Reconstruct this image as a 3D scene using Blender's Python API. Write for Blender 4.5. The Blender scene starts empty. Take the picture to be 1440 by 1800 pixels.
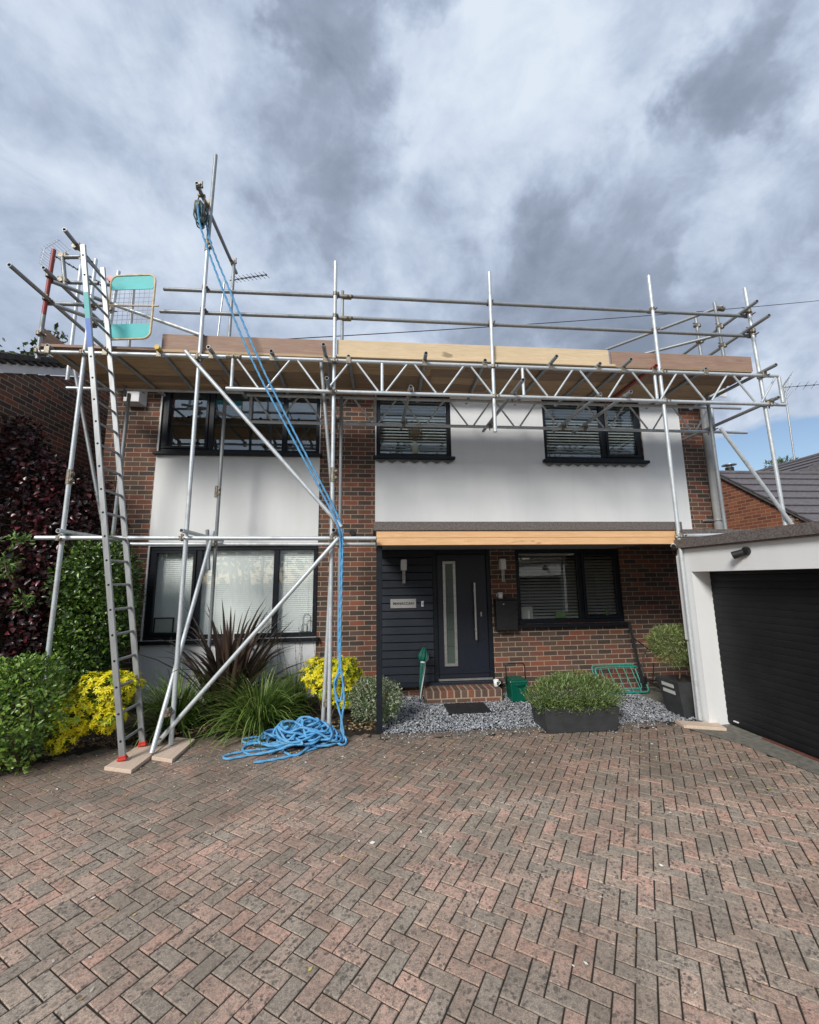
import bpy, math, random
import numpy as np
from mathutils import Vector, Matrix
R=math.radians
rnd=random.Random(7)
scene=bpy.context.scene
COL=scene.collection
# ------------------------------------------------------------ camera
cd=bpy.data.cameras.new('camera'); cam=bpy.data.objects.new('camera',cd); COL.objects.link(cam)
cam.matrix_world=Matrix.Translation((0,-6.65,1.735))@Matrix.Rotation(R(-5.2),4,'Z')@Matrix.Rotation(R(90+9.2),4,'X')@Matrix.Rotation(R(-0.7),4,'Z')
cd.sensor_fit='HORIZONTAL'; cd.sensor_width=36; cd.lens=735/1440*36; cd.clip_start=.05; cd.clip_end=2000
scene.camera=cam
# ------------------------------------------------------------ world + sun
SUN_EL=R(34); SUN_AZ=R(213)   # compass-like: direction the light comes from, measured from +Y clockwise
sd=Vector((math.sin(SUN_AZ)*math.cos(SUN_EL),math.cos(SUN_AZ)*math.cos(SUN_EL),math.sin(SUN_EL)))
w=bpy.data.worlds.new('World'); scene.world=w; w.use_nodes=True
nt=w.node_tree; nt.nodes.clear(); N=nt.nodes.new; L=nt.links.new
out=N('ShaderNodeOutputWorld'); sky=N('ShaderNodeTexSky'); sky.sky_type='NISHITA'; sky.sun_disc=False
sky.sun_elevation=SUN_EL; sky.sun_rotation=SUN_AZ
bgs=N('ShaderNodeBackground'); bgs.inputs[1].default_value=.11; L(sky.outputs[0],bgs.inputs[0])
tc=N('ShaderNodeTexCoord')
sep=N('ShaderNodeSeparateXYZ'); L(tc.outputs['Generated'],sep.inputs[0])
def M_(op,a,b=None,c=None):
    n=N('ShaderNodeMath'); n.operation=op
    for i,v in enumerate((a,b,c)):
        if v is None: continue
        if isinstance(v,(int,float)): n.inputs[i].default_value=v
        else: L(v,n.inputs[i])
    return n.outputs[0]
# cloud banks: (direction, angular radius, how much darker); direction is broken up by noise first
def noise(vec,scale,det,rough,dist=0.,off=(0,0,0),sc=(1,1,1),color=False):
    mp=N('ShaderNodeMapping'); L(vec,mp.inputs[0]); mp.inputs['Location'].default_value=off; mp.inputs['Scale'].default_value=sc
    n=N('ShaderNodeTexNoise'); L(mp.outputs[0],n.inputs[0]); n.inputs['Scale'].default_value=scale
    n.inputs['Detail'].default_value=det; n.inputs['Roughness'].default_value=rough; n.inputs['Distortion'].default_value=dist
    return n.outputs[1 if color else 0]
def VM(op,a,b):
    n=N('ShaderNodeVectorMath'); n.operation=op
    for i,v in enumerate((a,b)):
        if isinstance(v,tuple): n.inputs[i].default_value=v
        else: L(v,n.inputs[i])
    return n.outputs[1] if op=='DOT_PRODUCT' else n.outputs[0]
G=tc.outputs['Generated']
wv=VM('MULTIPLY',VM('SUBTRACT',noise(G,3.2,6,.6,color=True),(.5,.5,.5)),(.55,.55,.55))
nrm=N('ShaderNodeVectorMath'); nrm.operation='NORMALIZE'; L(VM('ADD',G,wv),nrm.inputs[0]); GD=nrm.outputs[0]
BANKS=[(-0.005, 0.536, 0.844, 4.9, 0.13), (0.506, 0.471, 0.722, 5.0, 0.15), (0.485, 0.537, 0.69, 3.7, 0.06), (-0.1, 0.678, 0.728, 6.6, 0.09), (0.053, 0.769, 0.637, 7.4, 0.08), (0.426, 0.698, 0.576, 7.8, 0.12), (0.613, 0.519, 0.596, 4.8, 0.07), (-0.515, 0.559, 0.65, 6.3, 0.08), (-0.323, 0.569, 0.756, 5.9, 0.04), (0.59, 0.689, 0.421, 8.2, 0.1), (0.295, 0.526, 0.798, 4.0, 0.03), (0.193, 0.602, 0.775, 9.3, -0.05), (0.363, 0.621, 0.695, 7.0, -0.039), (-0.477, 0.625, 0.618, 5.1, -0.033), (-0.22, 0.629, 0.745, 4.9, -0.039), (0.6, 0.42, 0.681, 3.9, -0.055), (0.557, 0.572, 0.602, 3.2, -0.05), (-0.155, 0.543, 0.825, 4.5, -0.04), (0.212, 0.496, 0.842, 5.8, -0.05), (-0.415, 0.534, 0.737, 4.8, -0.05), (0.724, 0.585, 0.366, 3.5, -0.044), (-0.324, 0.728, 0.604, 7.1, -0.03), (0.736, 0.635, 0.235, 4.7, -0.066)]
n1=noise(G,2.6,8,.58,.35,(5.3,.9,0),(1,1,1.35)); n2=noise(G,8,8,.62,.5,(1.5,4,1),(1,1,1.3))
dens=M_('ADD',M_('MULTIPLY',n1,.62),M_('MULTIPLY',n2,.26))
dens=M_('ADD',dens,.045)
for bx,by,bz,rad,amp in BANKS:
    mr=N('ShaderNodeMapRange'); mr.interpolation_type='SMOOTHSTEP'; L(VM('DOT_PRODUCT',GD,(bx,by,bz)),mr.inputs[0])
    mr.inputs[1].default_value=math.cos(R(rad*1.5)); mr.inputs[2].default_value=math.cos(R(rad*.3)); mr.inputs[3].default_value=0; mr.inputs[4].default_value=amp
    dens=M_('ADD',dens,mr.outputs[0])
cr=N('ShaderNodeValToRGB'); L(dens,cr.inputs[0])
e=cr.color_ramp.elements; e[0].position=.33; e[0].color=(.63,.70,.79,1); e[1].position=.70; e[1].color=(.20,.24,.32,1)
for p,c in ((.42,(.53,.605,.72,1)),(.50,(.405,.475,.60,1)),(.58,(.285,.34,.44,1))):
    k=e.new(p); k.color=c
bgc=N('ShaderNodeBackground'); L(cr.outputs[0],bgc.inputs[0]); bgc.inputs[1].default_value=1.0
# breaks of blue low on the right
n3=noise(G,5,5,.5,.3,(7,1.5,0),(.6,.6,2.2))
low=N('ShaderNodeMapRange'); L(sep.outputs[2],low.inputs[0]); low.inputs[1].default_value=.02; low.inputs[2].default_value=.34; low.inputs[3].default_value=.42; low.inputs[4].default_value=-.22
side=N('ShaderNodeMapRange'); L(sep.outputs[0],side.inputs[0]); side.inputs[1].default_value=.2; side.inputs[2].default_value=.75; side.inputs[3].default_value=-.15; side.inputs[4].default_value=.05
hol=M_('ADD',M_('ADD',n3,low.outputs[0]),side.outputs[0])
mk=N('ShaderNodeMapRange'); L(hol,mk.inputs[0]); mk.inputs[1].default_value=.50; mk.inputs[2].default_value=.60; mk.inputs[3].default_value=1; mk.inputs[4].default_value=0; mk.clamp=True
mx=N('ShaderNodeMixShader'); L(mk.outputs[0],mx.inputs[0]); L(bgs.outputs[0],mx.inputs[1]); L(bgc.outputs[0],mx.inputs[2]); L(mx.outputs[0],out.inputs[0])
sl=bpy.data.lights.new('sun','SUN'); so=bpy.data.objects.new('sun',sl); COL.objects.link(so)
sl.energy=2.75; sl.angle=R(17); sl.color=(1,.955,.88); so.rotation_euler=sd.to_track_quat('Z','Y').to_euler(); so.location=(0,-10,20)
vs=scene.view_settings; vs.view_transform='Standard'; vs.look='None'; vs.gamma=1; vs.use_curve_mapping=False; vs.exposure=0.23
scene.render.engine='CYCLES'
scene.cycles.transparent_max_bounces=24

# ------------------------------------------------------------ mesh helpers
def tag(o,label=None,cat=None,group=None,kind=None):
    if label: o['label']=label
    if cat: o['category']=cat
    if group: o['group']=group
    if kind: o['kind']=kind
    return o
def empty(name,loc,label,cat,group=None):
    o=bpy.data.objects.new(name,None); COL.objects.link(o); o.location=loc; o.empty_display_size=.1
    return tag(o,label,cat,group)
class MB:
    def __init__(s): s.v=[];s.f=[];s.m=[];s.s=[];s.c=[]
    def add(s,vs,fs,mi=0,smooth=False,col=None):
        b=len(s.v); s.v+= [tuple(p) for p in vs]
        for f in fs: s.f.append(tuple(i+b for i in f)); s.m.append(mi); s.s.append(smooth)
        s.c+=[col or (1,1,1,1)]*len(vs)
    def box(s,x0,x1,y0,y1,z0,z1,mi=0,col=None,mat=None):
        P=[Vector(p) for p in ((x0,y0,z0),(x1,y0,z0),(x1,y1,z0),(x0,y1,z0),(x0,y0,z1),(x1,y0,z1),(x1,y1,z1),(x0,y1,z1))]
        if mat is not None: P=[mat@p for p in P]
        s.add(P,[(0,3,2,1),(4,5,6,7),(0,1,5,4),(1,2,6,5),(2,3,7,6),(3,0,4,7)],mi,False,col)
    def bbox(s,x0,x1,y0,y1,z0,z1,b=.004,mi=0,col=None,mat=None):
        """box with chamfered edges"""
        V=[];idx={}
        xs=(x0,x1);ys=(y0,y1);zs=(z0,z1)
        for i in (0,1):
            for j in (0,1):
                for k in (0,1):
                    sx=b*(1-2*i);sy=b*(1-2*j);sz=b*(1-2*k)
                    for a,p in enumerate(((xs[i],ys[j]+sy,zs[k]+sz),(xs[i]+sx,ys[j],zs[k]+sz),(xs[i]+sx,ys[j]+sy,zs[k]))):
                        idx[(i,j,k,a)]=len(V); p=Vector(p); V.append(mat@p if mat is not None else p)
        F=[]
        I=lambda i,j,k,a: idx[(i,j,k,a)]
        F.append([I(0,0,0,0),I(0,0,1,0),I(0,1,1,0),I(0,1,0,0)]);F.append([I(1,0,0,0),I(1,1,0,0),I(1,1,1,0),I(1,0,1,0)])
        F.append([I(0,0,0,1),I(1,0,0,1),I(1,0,1,1),I(0,0,1,1)]);F.append([I(0,1,0,1),I(0,1,1,1),I(1,1,1,1),I(1,1,0,1)])
        F.append([I(0,0,0,2),I(0,1,0,2),I(1,1,0,2),I(1,0,0,2)]);F.append([I(0,0,1,2),I(1,0,1,2),I(1,1,1,2),I(0,1,1,2)])
        for k in (0,1):
            for i in (0,1): F.append([I(i,0,k,0),I(i,1,k,0),I(i,1,k,2),I(i,0,k,2)])
            for j in (0,1): F.append([I(0,j,k,1),I(1,j,k,1),I(1,j,k,2),I(0,j,k,2)])
        for i in (0,1):
            for j in (0,1): F.append([I(i,j,0,0),I(i,j,1,0),I(i,j,1,1),I(i,j,0,1)])
        for i in (0,1):
            for j in (0,1):
                for k in (0,1): F.append([I(i,j,k,0),I(i,j,k,1),I(i,j,k,2)])
        s.add(V,F,mi,False,col)
    def frame(s,a,b):
        a=Vector(a);b=Vector(b);d=(b-a).normalized()
        u=d.cross(Vector((0,0,1)));
        if u.length<1e-3: u=Vector((1,0,0))
        u.normalize(); return a,b,d,u,d.cross(u)
    def tube(s,a,b,r=.0242,n=12,hollow=True,mi=0,r2=None,col=None):
        a,b,d,u,v=s.frame(a,b); r2=r if r2 is None else r2
        ring=lambda c,q:[c+(u*math.cos(t)+v*math.sin(t))*q for t in (2*math.pi*i/n for i in range(n))]
        V=ring(a,r)+ring(b,r2); F=[(i,(i+1)%n,n+(i+1)%n,n+i) for i in range(n)]
        s.add(V,F,mi,True,col)
        if hollow:
            k=min(.12,(b-a).length*.3)
            for c,dd,q in ((a,d,r),(b,-d,r2)):
                V=ring(c,q)+ring(c,q*.8)+ring(c+dd*k,q*.8)
                F=[(i,(i+1)%n,n+(i+1)%n,n+i) for i in range(n)]+[(n+i,n+(i+1)%n,2*n+(i+1)%n,2*n+i) for i in range(n)]+[tuple(2*n+i for i in range(n))]
                s.add(V,F,mi,False,col)
        else:
            s.add(ring(a,r)+ring(b,r2),[tuple(range(n)),tuple(range(2*n-1,n-1,-1))],mi,False,col)
    def sweep(s,pts,r,n=8,closed=False,mi=0,rope=0,col=None,cap=True):
        pts=[Vector(p) for p in pts]; m=len(pts)
        T=[(pts[(i+1)%m if closed else min(i+1,m-1)]-pts[(i-1)%m if closed else max(i-1,0)]).normalized() for i in range(m)]
        u=T[0].cross(Vector((0.1,0.2,1))).normalized(); V=[]; ln=0
        for i in range(m):
            u=(u-T[i]*u.dot(T[i])); u=u.normalized() if u.length>1e-6 else T[i].cross(Vector((1,0,0))).normalized()
            v=T[i].cross(u)
            if i: ln+=(pts[i]-pts[i-1]).length
            rr=r[i] if isinstance(r,(list,tuple)) else r
            for k in range(n):
                t=2*math.pi*k/n; q=rr*(1+(.30*math.cos(3*t-ln*rope) if rope else 0)); V.append(pts[i]+(u*math.cos(t)+v*math.sin(t))*q)
        F=[]
        for i in range(m if closed else m-1):
            j=(i+1)%m
            for k in range(n): F.append((i*n+k,i*n+(k+1)%n,j*n+(k+1)%n,j*n+k))
        if not closed and cap: F+= [tuple(range(n-1,-1,-1)),tuple((m-1)*n+k for k in range(n))]
        s.add(V,F,mi,True,col)
    def lathe(s,prof,c=(0,0,0),n=20,mi=0,M=None,smooth=True,col=None):
        V=[];F=[];c=Vector(c)
        for r,z in prof:
            for k in range(n):
                t=2*math.pi*k/n; p=Vector((r*math.cos(t),r*math.sin(t),z))
                V.append((M@p if M is not None else p)+c)
        for i in range(len(prof)-1):
            for k in range(n): F.append((i*n+k,i*n+(k+1)%n,(i+1)*n+(k+1)%n,(i+1)*n+k))
        s.add(V,F,mi,smooth,col)
    def quad(s,a,b,c,d,mi=0,col=None): s.add([a,b,c,d],[(0,1,2,3)],mi,False,col)
    def build(s,name,mats,parent=None,label=None,colors=False,bevel=0):
        me=bpy.data.meshes.new(name); me.from_pydata([tuple(p) for p in s.v],[],s.f)
        if not isinstance(mats,(list,tuple)): mats=[mats]
        for m in mats: me.materials.append(m)
        me.polygons.foreach_set('material_index',s.m); me.polygons.foreach_set('use_smooth',s.s)
        if colors:
            a=me.color_attributes.new('col','FLOAT_COLOR','POINT'); a.data.foreach_set('color',np.array(s.c,dtype=np.float32).ravel())
        me.update()
        o=bpy.data.objects.new(name,me); COL.objects.link(o)
        if parent is not None:
            o.parent=parent
            if parent.type=='EMPTY': o.location=-parent.location
        if bevel:
            bm=o.modifiers.new('bevel','BEVEL'); bm.width=bevel; bm.segments=2; bm.limit_method='ANGLE'
        if label: o['label']=label
        return o
def catmull(P,step=.02,closed=False):
    P=[Vector(p) for p in P]; out=[]; m=len(P)
    rng=range(m if closed else m-1)
    for i in rng:
        p0=P[(i-1)%m] if closed or i>0 else P[0]*2-P[1]; p1=P[i]; p2=P[(i+1)%m]; p3=P[(i+2)%m] if closed or i+2<m else P[-1]*2-P[-2]
        k=max(1,int((p2-p1).length/step))
        for j in range(k):
            t=j/k; out.append(.5*((2*p1)+(p2-p0)*t+(2*p0-5*p1+4*p2-p3)*t*t+(3*p1-p0-3*p2+p3)*t*t*t))
    if not closed: out.append(P[-1])
    return out

# ------------------------------------------------------------ materials
class NT:
    def __init__(s,name):
        s.m=bpy.data.materials.new(name); s.m.use_nodes=True; s.t=s.m.node_tree; s.t.nodes.clear()
        s.out=s.n('ShaderNodeOutputMaterial')
    def n(s,t,**k):
        n=s.t.nodes.new(t)
        for a,b in k.items(): setattr(n,a,b)
        return n
    def l(s,a,b): s.t.links.new(a,b)
    def math(s,op,a,b=None,clamp=False):
        n=s.n('ShaderNodeMath',operation=op,use_clamp=clamp)
        for i,v in enumerate((a,b)):
            if v is None: continue
            if isinstance(v,(int,float)): n.inputs[i].default_value=v
            else: s.l(v,n.inputs[i])
        return n.outputs[0]
    def coord(s,scale=(1,1,1)):
        t=s.n('ShaderNodeTexCoord'); m=s.n('ShaderNodeMapping'); m.inputs['Scale'].default_value=scale; s.l(t.outputs['Object'],m.inputs[0]); return m.outputs[0]
    def noise(s,vec,scale,det=4,rough=.55,dist=0):
        n=s.n('ShaderNodeTexNoise'); s.l(vec,n.inputs[0]); n.inputs['Scale'].default_value=scale; n.inputs['Detail'].default_value=det; n.inputs['Roughness'].default_value=rough; n.inputs['Distortion'].default_value=dist; return n.outputs[0]
    def ramp(s,fac,stops,interp='LINEAR'):
        n=s.n('ShaderNodeValToRGB'); s.l(fac,n.inputs[0]); n.color_ramp.interpolation=interp; e=n.color_ramp.elements
        for i,(p,c) in enumerate(stops):
            k=e[i] if i<2 else e.new(p); k.position=p; k.color=(*c,1) if len(c)==3 else c
        return n.outputs[0]
    def mix(s,fac,a,b,mode='MIX'):
        n=s.n('ShaderNodeMix',data_type='RGBA',blend_type=mode)
        for i,v in ((0,fac),(6,a),(7,b)):
            if isinstance(v,(int,float)): n.inputs[i].default_value=v
            elif isinstance(v,tuple): n.inputs[i].default_value=(*v,1) if len(v)==3 else v
            else: s.l(v,n.inputs[i])
        return n.outputs[2]
    def bsdf(s,col,rough=.6,metal=0,bump=None,strength=.3,dist=.01,spec=None,trans=0):
        b=s.n('ShaderNodeBsdfPrincipled')
        for k,v in (('Base Color',col),('Roughness',rough),('Metallic',metal)):
            if isinstance(v,(int,float)): b.inputs[k].default_value=v
            elif isinstance(v,tuple): b.inputs[k].default_value=(*v,1)
            else: s.l(v,b.inputs[k])
        if spec is not None: b.inputs['Specular IOR Level'].default_value=spec
        if bump is not None:
            bp=s.n('ShaderNodeBump'); bp.inputs['Strength'].default_value=strength; bp.inputs['Distance'].default_value=dist; s.l(bump,bp.inputs['Height']); s.l(bp.outputs[0],b.inputs['Normal'])
        sh=b.outputs[0]
        if trans:
            t=s.n('ShaderNodeBsdfTranslucent'); 
            if isinstance(col,tuple): t.inputs[0].default_value=(*col,1)
            else: s.l(col,t.inputs[0])
            m=s.n('ShaderNodeMixShader'); m.inputs[0].default_value=trans; s.l(sh,m.inputs[1]); s.l(t.outputs[0],m.inputs[2]); sh=m.outputs[0]
        s.l(sh,s.out.inputs[0]); return s.m
def pbr(name,c1,c2=None,scale=8,rough=.6,metal=0,bump=.15,stretch=(1,1,1),det=5,dist=.004,r2=None,spec=None,lo=.35,hi=.65):
    t=NT(name); v=t.coord(stretch); n=t.noise(v,scale,det)
    c2=c2 or tuple(x*.8 for x in c1)
    col=t.ramp(n,((lo,c1),(hi,c2)))
    rg=rough
    if r2 is not None:
        rr=t.n('ShaderNodeMapRange'); t.l(n,rr.inputs[0]); rr.inputs[1].default_value=.3; rr.inputs[2].default_value=.7; rr.inputs[3].default_value=rough; rr.inputs[4].default_value=r2; rg=rr.outputs[0]
    return t.bsdf(col,rg,metal,n if bump else None,bump,dist,spec)
def galv(name,tint=1.0,metal=.75):
    t=NT(name); v=t.coord(); n=t.noise(v,38,4); n2=t.noise(v,5,5,.6); n3=t.noise(v,90,2)
    c=t.ramp(n,((.3,(.66*tint,.71*tint,.74*tint)),(.7,(.56*tint,.60*tint,.63*tint))))
    c=t.mix(t.ramp(n2,((.52,(0,0,0)),(.66,(.45,.45,.45)))),c,(.36*tint,.34*tint,.31*tint))
    c=t.mix(t.math('MULTIPLY',t.math('GREATER_THAN',n3,.72),.3),c,(.6*tint,.58*tint,.54*tint))
    rg=t.ramp(n2,((.3,(.36,.36,.36)),(.7,(.6,.6,.6))))
    return t.bsdf(c,rg,metal,n,.12,.002)
def brick(name,axis='X',tone=1.0,red=0):
    t=NT(name); tcn=t.n('ShaderNodeTexCoord'); sp=t.n('ShaderNodeSeparateXYZ'); t.l(tcn.outputs['Object'],sp.inputs[0])
    wob=t.noise(tcn.outputs['Object'],9,2)
    cb=t.n('ShaderNodeCombineXYZ'); t.l(sp.outputs[axis],cb.inputs[0])
    t.l(t.math('ADD',sp.outputs['Z'],t.math('MULTIPLY',t.math('SUBTRACT',wob,.5),.008)),cb.inputs[1])
    b=t.n('ShaderNodeTexBrick'); t.l(cb.outputs[0],b.inputs['Vector']); b.offset=.5; b.squash=1
    b.inputs['Color1'].default_value=(0,0,0,1); b.inputs['Color2'].default_value=(1,1,1,1); b.inputs['Mortar'].default_value=(.5,.5,.5,1)
    b.inputs['Scale'].default_value=1; b.inputs['Mortar Size'].default_value=.0062; b.inputs['Mortar Smooth'].default_value=.25; b.inputs['Bias'].default_value=0
    b.inputs['Brick Width'].default_value=.225; b.inputs['Row Height'].default_value=.075
    k=tone
    pal=((0,(.085*k,.050*k,.040*k)),(.2,(.15*k,.062*k,.045*k)),(.3,(.055*k,.042*k,.040*k)),(.42,(.19*k,.070*k,.048*k)),(.5,(.11*k,.07*k,.055*k)),(.58,(.075*k,.055*k,.047*k)),(.66,(.20*k,.072*k,.046*k)),(.76,(.13*k,.08*k,.06*k)),(.90,(.27*k,.085*k,.048*k)))
    if red: pal=((0,(.30,.09,.045)),(.3,(.36,.11,.05)),(.5,(.25,.075,.04)),(.7,(.40,.14,.065)),(.9,(.20,.06,.035)))
    c=t.ramp(b.outputs['Color'],pal,'CONSTANT')
    v2=t.coord((1,1,2.4)); n=t.noise(v2,26,5,.65); c=t.mix(t.ramp(n,((.4,(.0,.0,.0)),(.75,(.45,.45,.45)))),c,(.135*k,.082*k,.06*k))
    n5=t.noise(tcn.outputs['Object'],1.1,3); c=t.mix(t.math('MULTIPLY',n5,.3),c,t.mix(.5,c,(.05,.04,.035)))
    n4=t.noise(tcn.outputs['Object'],60,3)
    mo=t.ramp(n4,((.3,(.46,.36,.265)),(.7,(.30,.235,.17))))
    c=t.mix(b.outputs['Fac'],c,mo)
    h=t.math('SUBTRACT',t.math('MULTIPLY',n4,.35),b.outputs['Fac'])
    return t.bsdf(c,.85,0,h,.6,.006)
def wood(name,c1,c2,axis=0,rough=.7,knot=True):
    st=[9,9,9]; st[axis]=.7
    t=NT(name); v=t.coord(tuple(st)); n=t.noise(v,4.5,6,.6,1.2); n2=t.noise(t.coord(),3.2,3)
    st2=[22,22,22]; st2[axis]=7; kn=t.noise(t.coord(tuple(x/9 for x in st2)),3.3,2,.4,.6)
    c=t.ramp(n,((.32,c1),(.68,c2))); c=t.mix(t.math('MULTIPLY',n2,.45),c,tuple(x*.78 for x in c2))
    if knot: c=t.mix(t.ramp(kn,((.70,(0,0,0)),(.76,(.8,.8,.8)))),c,tuple(x*.4 for x in c2))
    return t.bsdf(c,rough,0,n,.25,.003)
M={}
M['galv']=galv('galvanised steel',1,.35); M['galvold']=galv('weathered steel tube',.5,.3)
M['coupler']=pbr('coupler steel',(.34,.31,.25),(.17,.14,.11),40,.55,.6,.3)
M['redtube']=pbr('red painted tube',(.36,.05,.05),(.22,.07,.06),12,.5,.1)
M['brick']=brick('brown brick','X'); M['brickY']=brick('brown brick side','Y'); M['brickL']=brick('neighbour brick','Y',1.05); M['brickR']=brick('orange brick','Y',red=1); M['brickRx']=brick('orange brick front','X',red=1)
def render_mat(name,c):
    t=NT(name); v=t.coord(); n=t.noise(v,260,3,.6); n2=t.noise(v,1.3,5,.6); n3=t.noise(t.coord((3,3,.35)),1.6,5,.6)
    col=t.mix(t.math('MULTIPLY',n2,.35),c,tuple(x*.86 for x in c)); col=t.mix(t.ramp(n3,((.5,(0,0,0)),(.8,(.22,.22,.22)))),col,tuple(x*.72 for x in (c[0],c[1]*.99,c[2]*.95)))
    return t.bsdf(col,.9,0,n,.5,.004)
M['render']=render_mat('white render',(.83,.845,.855))
M['white']=pbr('white paint',(.80,.81,.83),(.74,.75,.77),3,.5,bump=.05)
M['anth']=pbr('anthracite frame',(.009,.012,.018),(.013,.017,.024),14,.42,bump=.05,spec=.3)
M['clad']=pbr('navy cladding',(.012,.017,.027),(.018,.024,.036),20,.45,bump=.06,stretch=(.3,1,3))
M['door']=pbr('navy door',(.010,.013,.025),(.013,.017,.029),30,.42,bump=.12)
M['garage']=pbr('garage door',(.009,.0095,.012),(.014,.0145,.017),3,.55,bump=.03,spec=.25)
M['steel']=pbr('brushed steel',(.55,.55,.54),(.42,.42,.41),50,.4,.8,.05,stretch=(.2,1,1))
M['felt']=pbr('roof felt',(.19,.165,.155),(.085,.075,.072),55,.95,bump=.6,dist=.006)
M['soffit']=pbr('soffit',(.30,.31,.32),(.25,.26,.27),6,.7)
M['pale']=wood('new timber',(.80,.64,.43),(.66,.50,.31)); M['cantim']=wood('canopy timber',(.90,.57,.31),(.72,.42,.20))
M['brownb']=wood('weathered board',(.43,.29,.215),(.29,.18,.135)); M['brownY']=wood('weathered board side',(.43,.30,.22),(.32,.20,.155),1)
M['deck']=wood('deck board',(.62,.44,.26),(.42,.28,.16)); M['deck2']=wood('old deck board',(.40,.28,.18),(.26,.175,.11))
M['sole']=wood('sole board',(.74,.60,.48),(.60,.46,.36),1)
M['room']=pbr('room wall',(.16,.16,.16),(.13,.13,.13),2,.9)
M['blindw']=pbr('white blind',(.86,.90,.90),(.82,.86,.86),4,.5,bump=.02); M['blindd']=pbr('grey blind',(.42,.43,.42),(.37,.38,.37),4,.55,bump=.02)
M['black']=pbr('black plastic',(.014,.014,.016),(.02,.02,.022),20,.45); M['dark']=pbr('dark void',(.004,.004,.004),(.004,.004,.004),3,.9,bump=0)
M['pot']=pbr('slate planter',(.035,.037,.041),(.05,.052,.056),9,.55,bump=.1)
M['green']=pbr('green plastic',(.0,.105,.065),(.0,.085,.055),12,.38,bump=.04); M['greent']=pbr('green coated tube',(.03,.30,.24),(.02,.22,.18),20,.4)
M['teal']=pbr('turquoise panel',(.02,.50,.50),(.02,.42,.44),5,.5,bump=.03); M['cream']=pbr('cream frame',(.74,.60,.38),(.55,.42,.24),16,.5)
M['blue']=pbr('blue tape',(.02,.14,.55),(.02,.10,.45),8,.5); M['tealp']=pbr('turquoise tape',(.02,.42,.42),(.02,.36,.38),8,.5)
M['alu']=pbr('ladder aluminium',(.36,.375,.385),(.28,.29,.30),22,.5,.5,.05,stretch=(1,1,.2)); M['redp']=pbr('red plastic',(.62,.05,.03),(.5,.04,.03),9,.4)
M['ropeg']=pbr('faded rope',(.14,.26,.26),(.06,.13,.15),60,.7,bump=.3)
M['mug']=pbr('white china',(.82,.82,.80),(.78,.78,.76),5,.25,bump=0); M['umbw']=pbr('white nylon',(.74,.78,.78),(.68,.72,.72),9,.6); M['umbg']=pbr('green nylon',(.0,.13,.09),(.0,.09,.06),9,.55)
M['tile']=pbr('grey roof tile',(.15,.135,.145),(.10,.092,.10),14,.8,bump=.3); M['oldtile']=pbr('old tile',(.07,.065,.06),(.035,.032,.03),20,.9,bump=.4)
M['pipe']=pbr('grey soil pipe',(.36,.365,.36),(.29,.295,.29),6,.45); M['lead']=pbr('lead flashing',(.16,.165,.17),(.11,.115,.12),9,.6)
M['bark']=pbr('bark',(.16,.11,.075),(.08,.055,.04),30,.9,bump=.6); M['cable']=pbr('cable',(.03,.03,.035),(.03,.03,.035),3,.6,bump=0)
M['vase']=pbr('glazed vase',(.45,.46,.34),(.35,.37,.27),9,.35); M['paper']=pbr('card',(.5,.52,.5),(.45,.47,.45),9,.7); M['lime']=pbr('green box',(.15,.28,.10),(.12,.22,.08),9,.5)
M['mirror']=pbr('mirror',(.55,.62,.6),(.5,.56,.55),2,.15,.9,0); M['dry']=pbr('dried stem',(.20,.14,.09),(.14,.10,.06),20,.8)
t=NT('blue rope'); v=t.coord(); M['rope']=t.bsdf(t.mix(t.ramp(t.noise(v,11,4),((.45,(0,0,0)),(.7,(.6,.6,.6)))),t.ramp(t.noise(v,160,2),((.35,(.14,.46,.78)),(.65,(.06,.27,.56)))),(.20,.36,.46)),.75,0,t.noise(v,300,2),.8,.002)
def glass(name,tint=(.93,.97,.96),refl=1.0):
    t=NT(name); ge=t.n('ShaderNodeNewGeometry'); vd=t.n('ShaderNodeVectorMath',operation='DOT_PRODUCT'); t.l(ge.outputs['Normal'],vd.inputs[0]); t.l(ge.outputs['Incoming'],vd.inputs[1])
    fr=t.math('ADD',t.math('MULTIPLY',t.math('POWER',t.math('SUBTRACT',1.0,t.math('ABSOLUTE',vd.outputs['Value']),clamp=True),5.0),.95),.045)
    tr=t.n('ShaderNodeBsdfTransparent'); tr.inputs[0].default_value=(*tint,1); g=t.n('ShaderNodeBsdfGlossy'); g.inputs['Roughness'].default_value=.0; g.inputs[0].default_value=(.97,1,1,1)
    n=t.noise(t.coord(),2.2,1); bp=t.n('ShaderNodeBump'); bp.inputs['Strength'].default_value=.05; bp.inputs['Distance'].default_value=.01; t.l(n,bp.inputs['Height']); t.l(bp.outputs[0],g.inputs['Normal'])
    m=t.n('ShaderNodeMixShader'); t.l(t.math('MULTIPLY',fr,2.0*refl,clamp=True),m.inputs[0]); t.l(tr.outputs[0],m.inputs[1]); t.l(g.outputs[0],m.inputs[2]); t.l(m.outputs[0],t.out.inputs[0]); return t.m
M['glass']=glass('window glass',(.98,.99,.985),.6)
M['glass2']=glass('upper window glass',(.90,.94,.95),.85); M['glass3']=glass('dark window glass',(.72,.78,.80),1.7)
t=NT('frosted glass'); M['frost']=t.bsdf((.075,.10,.09),.25,0,t.noise(t.coord(),120,2),.3,.002)
def leafmat(name,rough=.45,trans=.25,spec=.5):
    t=NT(name); a=t.n('ShaderNodeAttribute',attribute_name='col'); n=t.noise(t.coord(),30,2); c=t.mix(t.math('MULTIPLY',n,.35),a.outputs['Color'],t.mix(.5,a.outputs['Color'],(.02,.02,.01)))
    return t.bsdf(c,rough,0,None,spec=spec,trans=trans)
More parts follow.
